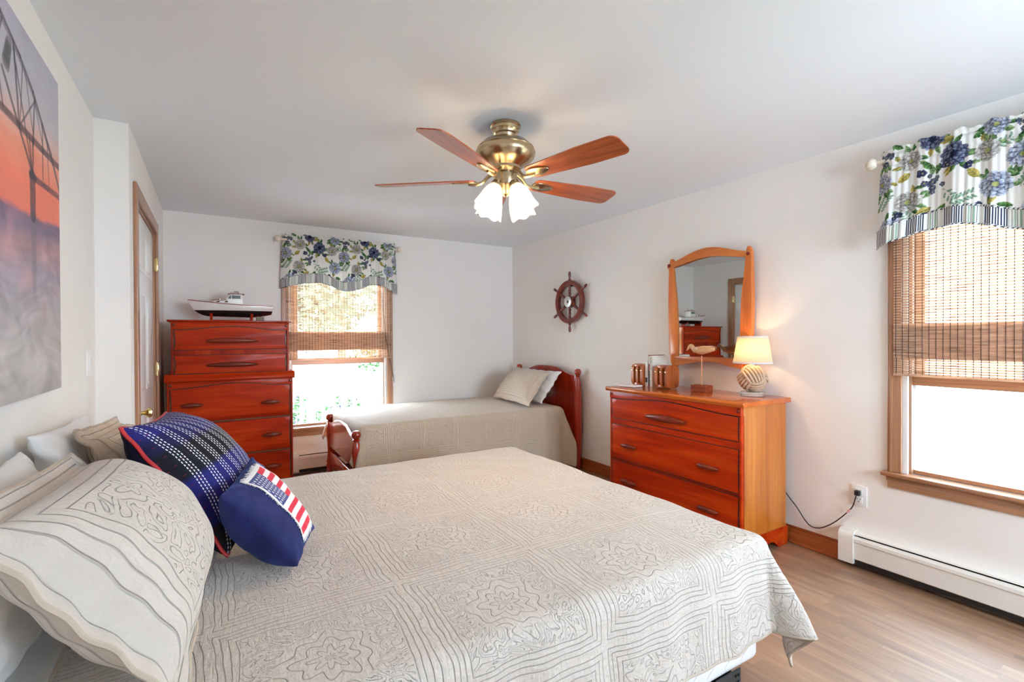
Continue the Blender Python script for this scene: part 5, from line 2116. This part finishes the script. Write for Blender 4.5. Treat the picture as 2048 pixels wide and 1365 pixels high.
for yc in (2.642, 1.975):
    g = G()
    g.lathe([(0.012, 0.0), (0.012, 0.005), (0.008, 0.009), (0, 0.010)], T((mx0 - 0.014, yc, 1.889)) @ rotm('Y', -PI / 2), 16)
    g.obj('peg_button', CHERRY_DARK, mr)
SILVER, nt, b = newmat('mirror_silvering')
nt.nodes.remove(b)
gl = nt.nodes.new('ShaderNodeBsdfGlossy')
gl.inputs['Color'].default_value = (0.70, 0.745, 0.735, 1)
gl.inputs['Roughness'].default_value = 0.0
nt.links.new(gl.outputs[0], nt.nodes['Material Output'].inputs[0])
mid_ = [(2.63 + (1.99 - 2.63) * i / n, arch(i / n, 1.885, 1.935)) for i in range(n + 1)]
G().prism([(mx0 + 0.008, y, z) for y, z in mid_ + [(1.99, 1.15), (2.63, 1.15)]], (0.004, 0, 0)).obj('mirror_glass', SILVER, mr, smooth=False)
G().prism([(mx0 + 0.013, y, z) for y, z in mid_ + [(1.99, 1.15), (2.63, 1.15)]], (0.020, 0, 0)).obj('backing', CHERRY_DARK, mr, smooth=False)
for yc in (2.45, 2.15):
    G().box((mx0 + 0.033, yc - 0.015, 1.55), (XR - 0.0005, yc + 0.015, 1.60)).obj('hanger', BLACK_M, mr, smooth=False)

# ------------------------------------------------------------------ table lamp
LX, LY, LZ = 3.020, 1.905, 0.9405
lamp = thing('table_lamp', 'lit table lamp with knotted rope ball base on the low dresser', 'lamp', (LX, LY, LZ))
ACR, nt, b = newmat('clear_acrylic')
b.inputs['Base Color'].default_value = (0.95, 0.93, 0.90, 1)
b.inputs['Roughness'].default_value = 0.06
b.inputs['Transmission Weight'].default_value = 0.85
b.inputs['IOR'].default_value = 1.3
G().lathe([(0.072, 0), (0.0745, 0.003), (0.0745, 0.023), (0.072, 0.026), (0, 0.026)], T((LX, LY, LZ)), 40).obj('base', ACR, lamp)
ROPE, nt, b = newmat('cotton_rope')
c = coords(nt)
x, y, z = sep(nt, c)
f = ((x * 1.0 + y * 0.7 + z * 1.3) * 150.0).fract()
n = noise(nt, c, 60, 3)
nt.links.new(ramp(nt, n * 0.5 + f.sstep(0.0, 0.5) * 0.5, [(0.1, (0.30, 0.19, 0.11)), (0.6, (0.62, 0.47, 0.33))]), b.inputs['Base Color'])
b.inputs['Roughness'].default_value = 0.9
bump(nt, b, (f - 0.5).abs() + n * 0.3, 0.6, 0.004)
BALL = Vector((LX, LY, LZ + 0.111))
RB = 0.076
Mrot = Matrix.Rotation(math.radians(38), 3, 'Z') @ Matrix.Rotation(math.radians(32), 3, 'Y') @ Matrix.Rotation(math.radians(-28), 3, 'X')
g = G()
for (ia, ib, ic) in ((0, 2, 1), (1, 0, 2), (2, 1, 0)):
    for k in range(6):
        off = (-1 + 2 * (k + 0.5) / 6) * 0.052
        pts = []
        for i in range(48):
            th = 2 * PI * i / 48
            d = 0.0070 * math.cos(2 * th)
            rr = math.sqrt(max(0.0, (RB + d) ** 2 - off ** 2))
            # square the loop a little so neighbouring strands lie side by side
            v = [0, 0, 0]
            v[ia], v[ib], v[ic] = rr * math.cos(th), rr * math.sin(th), off * (1 + 0.18 * math.cos(2 * th))
            pts.append(BALL + Mrot @ Vector(v))
        g.tube(pts, 0.0088, 8, closed=True)
g.ball(BALL, RB * 0.93, 24)
g.obj('rope_ball', ROPE, lamp, angle=60)
G().lathe([(0.011, 0.186), (0.011, 0.212), (0.007, 0.214), (0.007, 0.25)], T((LX, LY, LZ)), 18).obj('neck', STEEL, lamp)


def lampshade_col(nt):
    c = coords(nt)
    x, y, z = sep(nt, c)
    n = noise(nt, mapping(nt, c, (60, 60, 420)), 1.0, 2)
    n2 = noise(nt, mapping(nt, c, (420, 420, 60)), 1.0, 2)
    return ramp(nt, (n + n2) * 0.5, [(0.35, (0.72, 0.62, 0.50)), (0.65, (0.84, 0.76, 0.65))])


LSHADE = translucent_mat('linen_lampshade', lampshade_col, 0.55)
g = G()
n, m_ = 64, 10
vs = []
for i in range(n):
    th = 2 * PI * i / n
    vs.append([g.bm.verts.new((LX + (0.119 + (0.091 - 0.119) * j / m_) * math.cos(th), LY + (0.119 + (0.091 - 0.119) * j / m_) * math.sin(th), LZ + 0.212 + 0.176 * j / m_)) for j in range(m_ + 1)])
for i in range(n):
    for j in range(m_):
        g.bm.faces.new((vs[i][j], vs[(i + 1) % n][j], vs[(i + 1) % n][j + 1], vs[i][j + 1]))
so = g.obj('lamp_shade', LSHADE, lamp, angle=None)
md = so.modifiers.new('thickness', 'SOLIDIFY')
md.thickness = 0.0015
TRIM = plain('shade_trim', (0.70, 0.66, 0.62), 0.7)
for r, h0, h1 in ((0.1200, 0.211, 0.222), (0.0918, 0.380, 0.390)):
    dr = -0.0015 if h0 < 0.3 else -0.0018
    g = G()
    g.lathe([(r, h0), (r + 0.001, h0 + 0.001), (r + dr + 0.001, h1), (r + dr - 0.002, h1), (r - 0.0025, h0), (r, h0)], T((LX, LY, LZ)), 64, cap=False)
    g.obj('shade_trim', TRIM, so)
g = G()
for k in range(3):
    a = 2 * PI * k / 3
    g.tube([(LX, LY, LZ + 0.372), (LX + 0.090 * math.cos(a), LY + 0.090 * math.sin(a), LZ + 0.384)], 0.0015, 6)
g.tube([(LX, LY, LZ + 0.245), (LX, LY, LZ + 0.375)], 0.002, 6)
g.obj('harp', STEEL, lamp)
G().ball((LX + 0.012, LY, LZ + 0.280), 0.024, 18).obj('bulb', BULB_M, lamp)
point_light('table_lamp_light', (LX - 0.03, LY, LZ + 0.300), 1.25, (1.0, 0.60, 0.30), 0.02)

# lamp cord hanging to the outlet
cd = thing('lamp_cord', 'black lamp cord sagging along the wall from dresser to outlet', 'power cord', (XR, 1.55, 0.16))
pts = spline([(3.146, 1.93, 0.70), (3.152, 1.86, 0.47), (3.155, 1.765, 0.32), (3.152, 1.690, 0.240), (3.150, 1.645, 0.182), (3.149, 1.606, 0.150), (3.149, 1.560, 0.152), (3.150, 1.515, 0.178), (3.151, 1.465, 0.222), (3.151, 1.405, 0.292), (3.150, 1.374, 0.338), (3.149, 1.360, 0.385), (3.147, 1.352, 0.418)], 70)
G().tube([tuple(p) for p in pts], 0.0032, 8).obj('cable', BLACK_M, cd)
G().box((3.138, 1.334, 0.410), (3.1605, 1.362, 0.440), 0.005, 3).obj('plug', BLACK_M, cd)
p0, p1 = Vector(pts[52]), Vector(pts[55])
G().tube([tuple(p0), tuple((p0 + p1) / 2), tuple(p1)], [0.004, 0.007, 0.004], 8).obj('cord_tag', plain('pink_tape', (0.75, 0.42, 0.40), 0.6), cd)
ot = thing('wall_outlet', 'white wall outlet with two sockets below the right window', 'outlet', (XR, 1.346, 0.407))
G().box((XR - 0.006, 1.306, 0.347), (XR - 0.0003, 1.388, 0.467), 0.003).obj('plate', W_TRIMW, ot)
for z0 in (0.365, 0.412):
    so = G().box((XR - 0.0085, 1.328, z0), (XR - 0.005, 1.366, z0 + 0.036), 0.006, 3).obj('socket', W_TRIMW, ot)
    g = G()
    for y in (1.339, 1.355):
        g.box((XR - 0.0092, y - 0.001, z0 + 0.018), (XR - 0.0084, y + 0.001, z0 + 0.029))
    g.lathe([(0.003, 0), (0.003, 0.0008), (0, 0.0008)], T((XR - 0.0084, 1.347, z0 + 0.010)) @ rotm('Y', -PI / 2), 10)
    g.obj('slots', BLACK_M, so, smooth=False)

# ------------------------------------------------------------------ things on the low dresser
PULLEY = wood('pulley_block_wood', (0.20, 0.035, 0.007), (0.42, 0.095, 0.016), (0.55, 0.16, 0.035), 'z', 2.5, 0.25, 0.6, 0.25)


def pulley(yc, xc, label, rz=0.0):
    """tackle-block bookend: shells and partition with two rope sheaves between, brass straps"""
    t = thing('tackle_block_bookend', label, 'bookend', (xc, yc, 0.9405), 'tackle block bookends')
    t.rotation_euler = (0, 0, rz)
    H, D, Wd = 0.172, 0.135, 0.122
    z0 = 0.9405

    def slab(y0, y1):
        pts = []
        for i in range(40):
            th = 2 * PI * i / 40
            cx_, sz_ = math.cos(th), math.sin(th)
            pts.append((xc + D / 2 * math.copysign(abs(cx_) ** 0.45, cx_), 0, z0 + H / 2 + H / 2 * math.copysign(abs(sz_) ** 0.45, sz_)))
        g.prism([(p[0], yc + y0, p[2]) for p in pts], (0, y1 - y0, 0), 0.006, 3)
    g = G()
    g.box((xc + 0.02, yc - Wd / 2 + 0.01, z0 + 0.01), (xc + 0.05, yc + Wd / 2 - 0.01, z0 + H - 0.01))
    for y0, y1 in ((-Wd / 2, -Wd / 2 + 0.026), (-0.010, 0.010), (Wd / 2 - 0.026, Wd / 2)):
        slab(y0, y1)
    for zz in (z0 + 0.004, z0 + H - 0.024):
        g.box((xc - D / 2 + 0.012, yc - Wd / 2 + 0.01, zz), (xc + D / 2 - 0.012, yc + Wd / 2 - 0.01, zz + 0.020), 0.003)
    g.obj('shell', PULLEY, t, angle=30)
    for y0 in (-0.0225, 0.0225):
        g = G()
        M = T((xc, yc + y0, z0 + H / 2)) @ rotm('X', PI / 2)
        g.lathe([(0.044, -0.0115), (0.046, -0.009), (0.040, 0), (0.046, 0.009), (0.044, 0.0115), (0, 0.0115)], M, 30)
        sh = g.obj('sheave', BLACK_M, t)
        g = G()
        for ph in (0, PI):
            pts = []
            for i in range(60):
                a = PI / 2 + PI * 1.0 * i / 59
                a2 = a * 9 + ph
                rr = 0.0475 + 0.003 * math.cos(a2)
                pts.append((xc + rr * math.cos(a), yc + y0 + 0.003 * math.sin(a2), z0 + H / 2 + rr * math.sin(a)))
            g.tube(pts, 0.0036, 6)
        g.obj('rope', ROPE2, sh)
    g = G()
    for y0 in (-Wd / 2 + 0.013, 0.0, Wd / 2 - 0.013):
        g.box((xc - D / 2 - 0.001, yc + y0 - 0.011, z0 + 0.118), (xc - D / 2 + 0.004, yc + y0 + 0.011, z0 + 0.126), 0.001)
    g.obj('brass_strap', BRASS_BRIGHT, t)
    return t


ROPE2 = plain('tan_rope', (0.24, 0.11, 0.045), 0.85, var=0.3, vs=200)
pulley(2.782, 2.93, 'wooden tackle block bookend left of the books on the low dresser')
pulley(2.538, 2.93, 'wooden tackle block bookend right of the books on the low dresser')
PAPER = plain('book_paper', (0.80, 0.77, 0.70), 0.8, var=0.06, vs=300)


def book(y0, y1, x0, x1, h, cover, label, marks):
    z0 = 0.9405
    t = thing('book', label, 'book', ((x0 + x1) / 2, (y0 + y1) / 2, z0), 'books between the tackle blocks')
    G().box((x0 + 0.003, y0 + 0.002, z0 + 0.004), (x1 - 0.002, y1 - 0.002, z0 + h - 0.004)).obj('pages', PAPER, t, smooth=False)
    g = G()
    g.box((x0, y0, z0), (x0 + 0.003, y1, z0 + h), 0.001)
    g.box((x0, y0, z0), (x1, y0 + 0.002, z0 + h))
    g.box((x0, y1 - 0.002, z0), (x1, y1, z0 + h))
    co = g.obj('cover', cover, t, smooth=False)
    for nm, zz0, zz1, f0, f1, m in marks:
        w = y1 - y0
        G().box((x0 - 0.0005, y1 - w * f1, z0 + h * zz0), (x0 + 0.001, y1 - w * f0, z0 + h * zz1)).obj(nm, m, co, smooth=False)
    return t


CV_WHITE = plain('white_cover', (0.82, 0.81, 0.79), 0.4)
CV_RED = plain('red_cover', (0.24, 0.035, 0.03), 0.4, var=0.5, vs=40)
CV_CREAM = plain('cream_cover', (0.72, 0.70, 0.62), 0.4)
INK = plain('black_ink', (0.015, 0.015, 0.02), 0.5)
GREYINK = plain('grey_ink', (0.30, 0.30, 0.32), 0.5)
GREENINK = plain('green_ink', (0.14, 0.25, 0.20), 0.5)
book(2.688, 2.714, 2.885, 3.02, 0.192, CV_WHITE, 'slim book with white spine and black picture at its foot', [('spine_picture', 0.16, 0.36, 0.15, 0.85, INK), ('spine_title', 0.03, 0.14, 0.35, 0.65, GREYINK)])
book(2.666, 2.687, 2.89, 3.05, 0.245, CV_RED, 'tall book with dark red and white patterned spine', [('spine_pattern', 0.72, 0.97, 0.1, 0.8, CV_CREAM), ('spine_picture', 0.05, 0.5, 0.2, 0.9, INK)])
tb = book(2.642, 2.665, 2.885, 3.05, 0.240, CV_CREAM, 'tall cream book with dark lettering down its spine', [])
bcov = [o for o in tb.children if o.name.startswith('cover')][0]
# lettering down the spine: rows of small upright strokes, unreadable at this size in the photograph
g = G()
rnd = random.Random(3)
zc_ = 0.965
while zc_ < 1.165:
    h_ = rnd.uniform(0.004, 0.009)
    if rnd.random() > 0.18:
        g.box((2.8843, 2.650, zc_), (2.8856, 2.658, zc_ + 0.0022))
        if rnd.random() > 0.4:
            g.box((2.8843, 2.650 if rnd.random() > .5 else 2.6565, zc_), (2.8856, 2.6520 if rnd.random() > .5 else 2.6585, zc_ + h_))
    zc_ += h_ + 0.002
g.obj('spine_lettering', GREENINK, bcov, smooth=False)
# small white folded booklet lying in front of the far block
g = G()
Mb = T((2.775, 2.765, 0.9405)) @ rotm('Z', math.radians(8))
g.prism([Mb @ Vector(p) for p in ((-0.055, -0.075, 0.0005), (0.055, -0.075, 0.0005), (0.055, 0.075, 0.0005), (-0.055, 0.075, 0.0005))], (0, 0, 0.012), 0.004, 2)
bk = g.obj('booklet', CV_WHITE, None, (2.775, 2.765, 0.9405))
tag(bk, 'white booklet lying flat on the left end of the low dresser', 'booklet')

# shore bird carving
BDX, BDY, BDZ = 2.935, 2.232, 0.9405
bird = thing('bird_carving', 'carved wooden shore bird on a thin rod and block stand', 'ornament', (BDX, BDY, BDZ))
CARVE = wood('carved_pine', (0.50, 0.25, 0.10), (0.70, 0.42, 0.21), (0.78, 0.52, 0.30), 'y', 3.0, 0.4, 0.2, 0.2)
CARVE_IN = wood('carved_hollow', (0.42, 0.14, 0.035), (0.56, 0.22, 0.06), (0.62, 0.28, 0.09), 'y', 3.0, 0.4, 0.2, 0.2)
BLOCK_M = wood('stand_block', (0.10, 0.022, 0.010), (0.26, 0.055, 0.02), (0.36, 0.09, 0.032), 'y', 3.0, 0.6, 0.0, 0.4, spec=0.2)
g = G()
g.box((BDX - 0.04, BDY - 0.062, BDZ), (BDX + 0.04, BDY + 0.062, BDZ + 0.046), 0.003)
g.obj('block', BLOCK_M, bird, smooth=False)
G().tube([(BDX, BDY, BDZ + 0.044), (BDX, BDY, BDZ + 0.252)], 0.0042, 10).obj('rod', CARVE_IN, bird)
# hollow boat-shaped body: long axis y (head toward +y), swept neck and bill
n, m_ = 36, 18
P = np.zeros((n, m_, 3))
Pi = np.zeros((n, m_, 3))
for i in range(n):
    t_ = i / (n - 1)                       # tail -> breast
    yy = BDY - 0.112 + 0.185 * t_
    w = 0.040 * (math.sin(PI * min(1, 0.06 + t_ * 0.86))) ** 0.75
    keel = BDZ + 0.252 + 0.040 * (1 - t_) ** 1.6 + 0.034 * max(0, (t_ - 0.55) / 0.45) ** 1.6
    rim = keel + 0.012 + 0.040 * math.sin(PI * min(1, t_ * 0.95 + 0.03)) ** 0.8 + 0.008 * t_
    for j in range(m_):
        q = -1 + 2 * j / (m_ - 1)
        P[i, j] = (BDX + w * math.copysign(abs(math.sin(q * PI / 2)) ** 0.8, q), yy, keel + (rim - keel) * abs(q) ** 2.0)
        Pi[i, j] = (BDX + (w - 0.005) * math.copysign(abs(math.sin(q * PI / 2)) ** 0.8, q), yy, keel + 0.006 + (rim - keel - 0.006) * abs(q) ** 2.0)
grid_obj('body', P, CARVE, bird)
o = grid_obj('hollow', Pi, CARVE_IN, bird)
g = G()
for sgn in (-1, 1):
    e0, e1 = (0, 0) if sgn < 0 else (m_ - 1, m_ - 1)
    for i in range(n - 1):
        q = [g.bm.verts.new(p) for p in (P[i, e0], P[i + 1, e0], Pi[i + 1, e0], Pi[i, e0])]
        g.bm.faces.new(q)
g.obj('rim', CARVE, bird, smooth=False)
nk = spline([(BDX, BDY + 0.050, BDZ + 0.285), (BDX, BDY + 0.072, BDZ + 0.305), (BDX, BDY + 0.082, BDZ + 0.318), (BDX, BDY + 0.092, BDZ + 0.322), (BDX, BDY + 0.106, BDZ + 0.311), (BDX, BDY + 0.120, BDZ + 0.294), (BDX, BDY + 0.132, BDZ + 0.284)], 26)
rr = np.interp(np.linspace(0, 1, 26), [0, .25, .45, .6, .75, .9, 1], [0.020, 0.015, 0.013, 0.014, 0.008, 0.004, 0.001])
G().tube([tuple(p) for p in nk], [float(r) for r in rr], 12).obj('neck_and_bill', CARVE, bird)

# ------------------------------------------------------------------ outdoors
PAINT_OUT = plain('white_exterior_paint', (0.80, 0.81, 0.80), 0.6, var=0.02)
LAWN, nt, b = newmat('pale_ground')
n = noise(nt, coords(nt), 3, 5)
nt.links.new(ramp(nt, n, [(0.3, (0.22, 0.27, 0.16)), (0.7, (0.40, 0.42, 0.32))]), b.inputs['Base Color'])
b.inputs['Roughness'].default_value = 0.9
struct(G().box((-12, YB + 3.2, -0.75), (16, 40, -0.65)).box((XR + TH, -12, -0.75), (16, YB + 3.2, -0.65)).obj('ground', LAWN, smooth=False))
struct(G().box((-2.0, YB + TH, -0.30), (4.6, 7.0, -0.16)).obj('deck_floor', plain('painted_deck_boards', (0.62, 0.63, 0.62), 0.6), smooth=False))
RY = 6.35
rl = thing('deck_railing', 'white deck railing with square balusters outside the back window', 'railing', (1.2, RY, -0.16))
g = G()
g.box((-1.9, RY - 0.055, 0.828), (4.5, RY + 0.055, 0.862), 0.006)
g.box((-1.9, RY - 0.020, 0.760), (4.5, RY + 0.020, 0.828), 0.004)
g.box((-1.9, RY - 0.020, -0.08), (4.5, RY + 0.020, -0.01), 0.004)
g.obj('rail', PAINT_OUT, rl, smooth=False)
for px in (-1.7, 1.005, 3.7):
    G().box((px - 0.045, RY - 0.05, -0.16), (px + 0.045, RY + 0.05, 0.83), 0.005).obj('post', PAINT_OUT, rl, smooth=False)
i = 0
bx_ = -1.58
while bx_ < 4.45:
    if all(abs(bx_ - p) > 0.065 for p in (-1.7, 1.005, 3.7)):
        if bx_ > 0.2 and bx_ < 3.2:
            G().box((bx_ - 0.017, RY - 0.017, -0.02), (bx_ + 0.017, RY + 0.017, 0.765)).obj('baluster', PAINT_OUT, rl, smooth=False)
    bx_ += 0.124


def leaves_mat(name, dark, light):
    m, nt, b = newmat(name)
    n = noise(nt, coords(nt), 9, 3)
    nt.links.new(ramp(nt, n, [(0.3, dark), (0.7, light)]), b.inputs['Base Color'])
    b.inputs['Roughness'].default_value = 0.8
    b.inputs['Specular IOR Level'].default_value = 0.05
    return m


LEAF1 = leaves_mat('shrub_leaves', (0.012, 0.032, 0.010), (0.035, 0.075, 0.025))
LEAF2 = leaves_mat('tree_leaves', (0.035, 0.070, 0.046), (0.090, 0.140, 0.100))
LEAF3 = leaves_mat('pale_tree_leaves', (0.055, 0.100, 0.070), (0.120, 0.175, 0.135))
PETAL = leaves_mat('purple_petals', (0.05, 0.02, 0.11), (0.12, 0.07, 0.20))
BARK = plain('bark', (0.16, 0.11, 0.08), 0.9, var=0.3)


def leafball(g, rnd, c, rad, n, size):
    for i in range(n):
        while True:
            p = Vector((rnd.uniform(-1, 1), rnd.uniform(-1, 1), rnd.uniform(-1, 1)))
            if 0.25 < p.length < 1:
                break
        q = Vector(c) + Vector((p.x * rad[0], p.y * rad[1], p.z * rad[2]))
        d = Vector((rnd.gauss(0, 1), rnd.gauss(0, 1), rnd.gauss(0, 0.6))).normalized()
        s = d.cross(Vector((rnd.gauss(0, 1), rnd.gauss(0, 1), rnd.gauss(0, 1)))).normalized()
        L = size * rnd.uniform(0.7, 1.3)
        f = d.cross(s) * L * 0.08
        vs = [g.bm.verts.new(v) for v in (q - d * L, q + s * L * 0.45 + f, q + d * L, q - s * L * 0.45 + f)]
        g.bm.faces.new(vs)


def shrub(label, x, y, z0, h, w, seed, flowers=True):
    rnd = random.Random(seed)
    t = thing('shrub', label, 'shrub', (x, y, z0), 'shrubs beyond the deck railing')
    g = G()
    for k in range(7):
        a = rnd.uniform(0, 6.28)
        g.tube([(x, y, z0), (x + 0.3 * w * math.cos(a), y + 0.3 * w * math.sin(a), z0 + h * 0.5), (x + 0.45 * w * math.cos(a), y + 0.45 * w * math.sin(a), z0 + h * 0.9)], [0.012, 0.008, 0.003], 6)
    g.obj('stems', BARK, t)
    g = G()
    leafball(g, rnd, (x, y, z0 + h * 0.55), (w / 2, w / 2, h * 0.48), 900, 0.038)
    g.obj('foliage', LEAF1, t, smooth=False)
    if flowers:
        g = G()
        for k in range(26):
            a, b_ = rnd.uniform(0, 6.28), rnd.uniform(0.15, 1.0)
            leafball(g, rnd, (x + w * 0.48 * math.cos(a) * b_, y + w * 0.48 * math.sin(a) * b_, z0 + h * rnd.uniform(0.3, 1.0)), (0.03, 0.03, 0.03), 14, 0.014)
        fo = g.obj('blossoms', PETAL, t, smooth=False)


shrub('low flowering shrub beyond the deck railing, close to the tall chest edge', 0.95, 7.7, -0.65, 1.15, 0.9, 1)
shrub('flowering shrub beyond the deck railing under the middle of the back window', 1.75, 7.9, -0.65, 1.05, 0.9, 2)
shrub('leafy shrub beyond the deck railing toward the bed side of the window', 2.75, 8.2, -0.65, 1.1, 0.9, 3, False)


def tree(label, x, y, h, w, seed, m, n=2600, size=0.16):
    rnd = random.Random(seed)
    t = thing('tree', label, 'tree', (x, y, -0.65), 'trees behind the deck')
    G().tube([(x, y, -0.65), (x + 0.1, y, h * 0.4), (x, y, h * 0.75)], [0.16, 0.11, 0.05], 10).obj('trunk', BARK, t)
    g = G()
    for k in range(7):
        a = rnd.uniform(0, 6.28)
        leafball(g, rnd, (x + w * 0.28 * math.cos(a), y + w * 0.28 * math.sin(a), h * rnd.uniform(0.42, 0.85)), (w * 0.34, w * 0.34, h * 0.22), n // 7, size)
    g.obj('crown', m, t, smooth=False)


tree('broad pale-leaved tree behind the deck, seen through the shade of the back window', 3.4, 16.0, 4.0, 3.6, 5, LEAF3)
tree('dense green tree behind the deck on the bed side of the back window', 8.2, 17.5, 4.4, 3.8, 6, LEAF2)
tree('round tree behind the deck on the chest side of the back window', -0.9, 17.0, 3.4, 3.4, 7, LEAF2)
tree('small bright tree just past the railing at the upper right of the open sash', 2.95, 9.6, 1.35, 1.3, 8, LEAF1, 1800, 0.05)

# neighbour's clapboard house seen through the right window
nb_ = thing('neighbor_house', "neighbouring house with white clapboard siding outside the right window", 'house', (5.6, 1.0, -0.65))
g = G()
NX = 5.5
zc_ = 0.26
while zc_ < 3.3:
    g.prism([(NX, -5.0, zc_), (NX - 0.016, -5.0, zc_), (NX - 0.003, -5.0, zc_ + 0.106), (NX, -5.0, zc_ + 0.106)], (0, 10.0, 0))
    zc_ += 0.1005
g.box((NX, -5.0, 0.26), (NX + 0.2, 5.0, 3.3))
g.obj('clapboard_siding', plain('white_clapboard_paint', (0.88, 0.89, 0.88), 0.6, var=0.02), nb_, smooth=False)
G().box((NX + 0.02, -5.0, -0.65), (NX + 0.2, 5.0, 0.26)).obj('foundation', plain('painted_foundation', (0.66, 0.67, 0.66), 0.7), nb_, smooth=False)
G().box((NX - 0.30, -5.2, 3.3), (NX + 3.0, 5.2, 3.42)).obj('eave', PAINT_OUT, nb_, smooth=False)
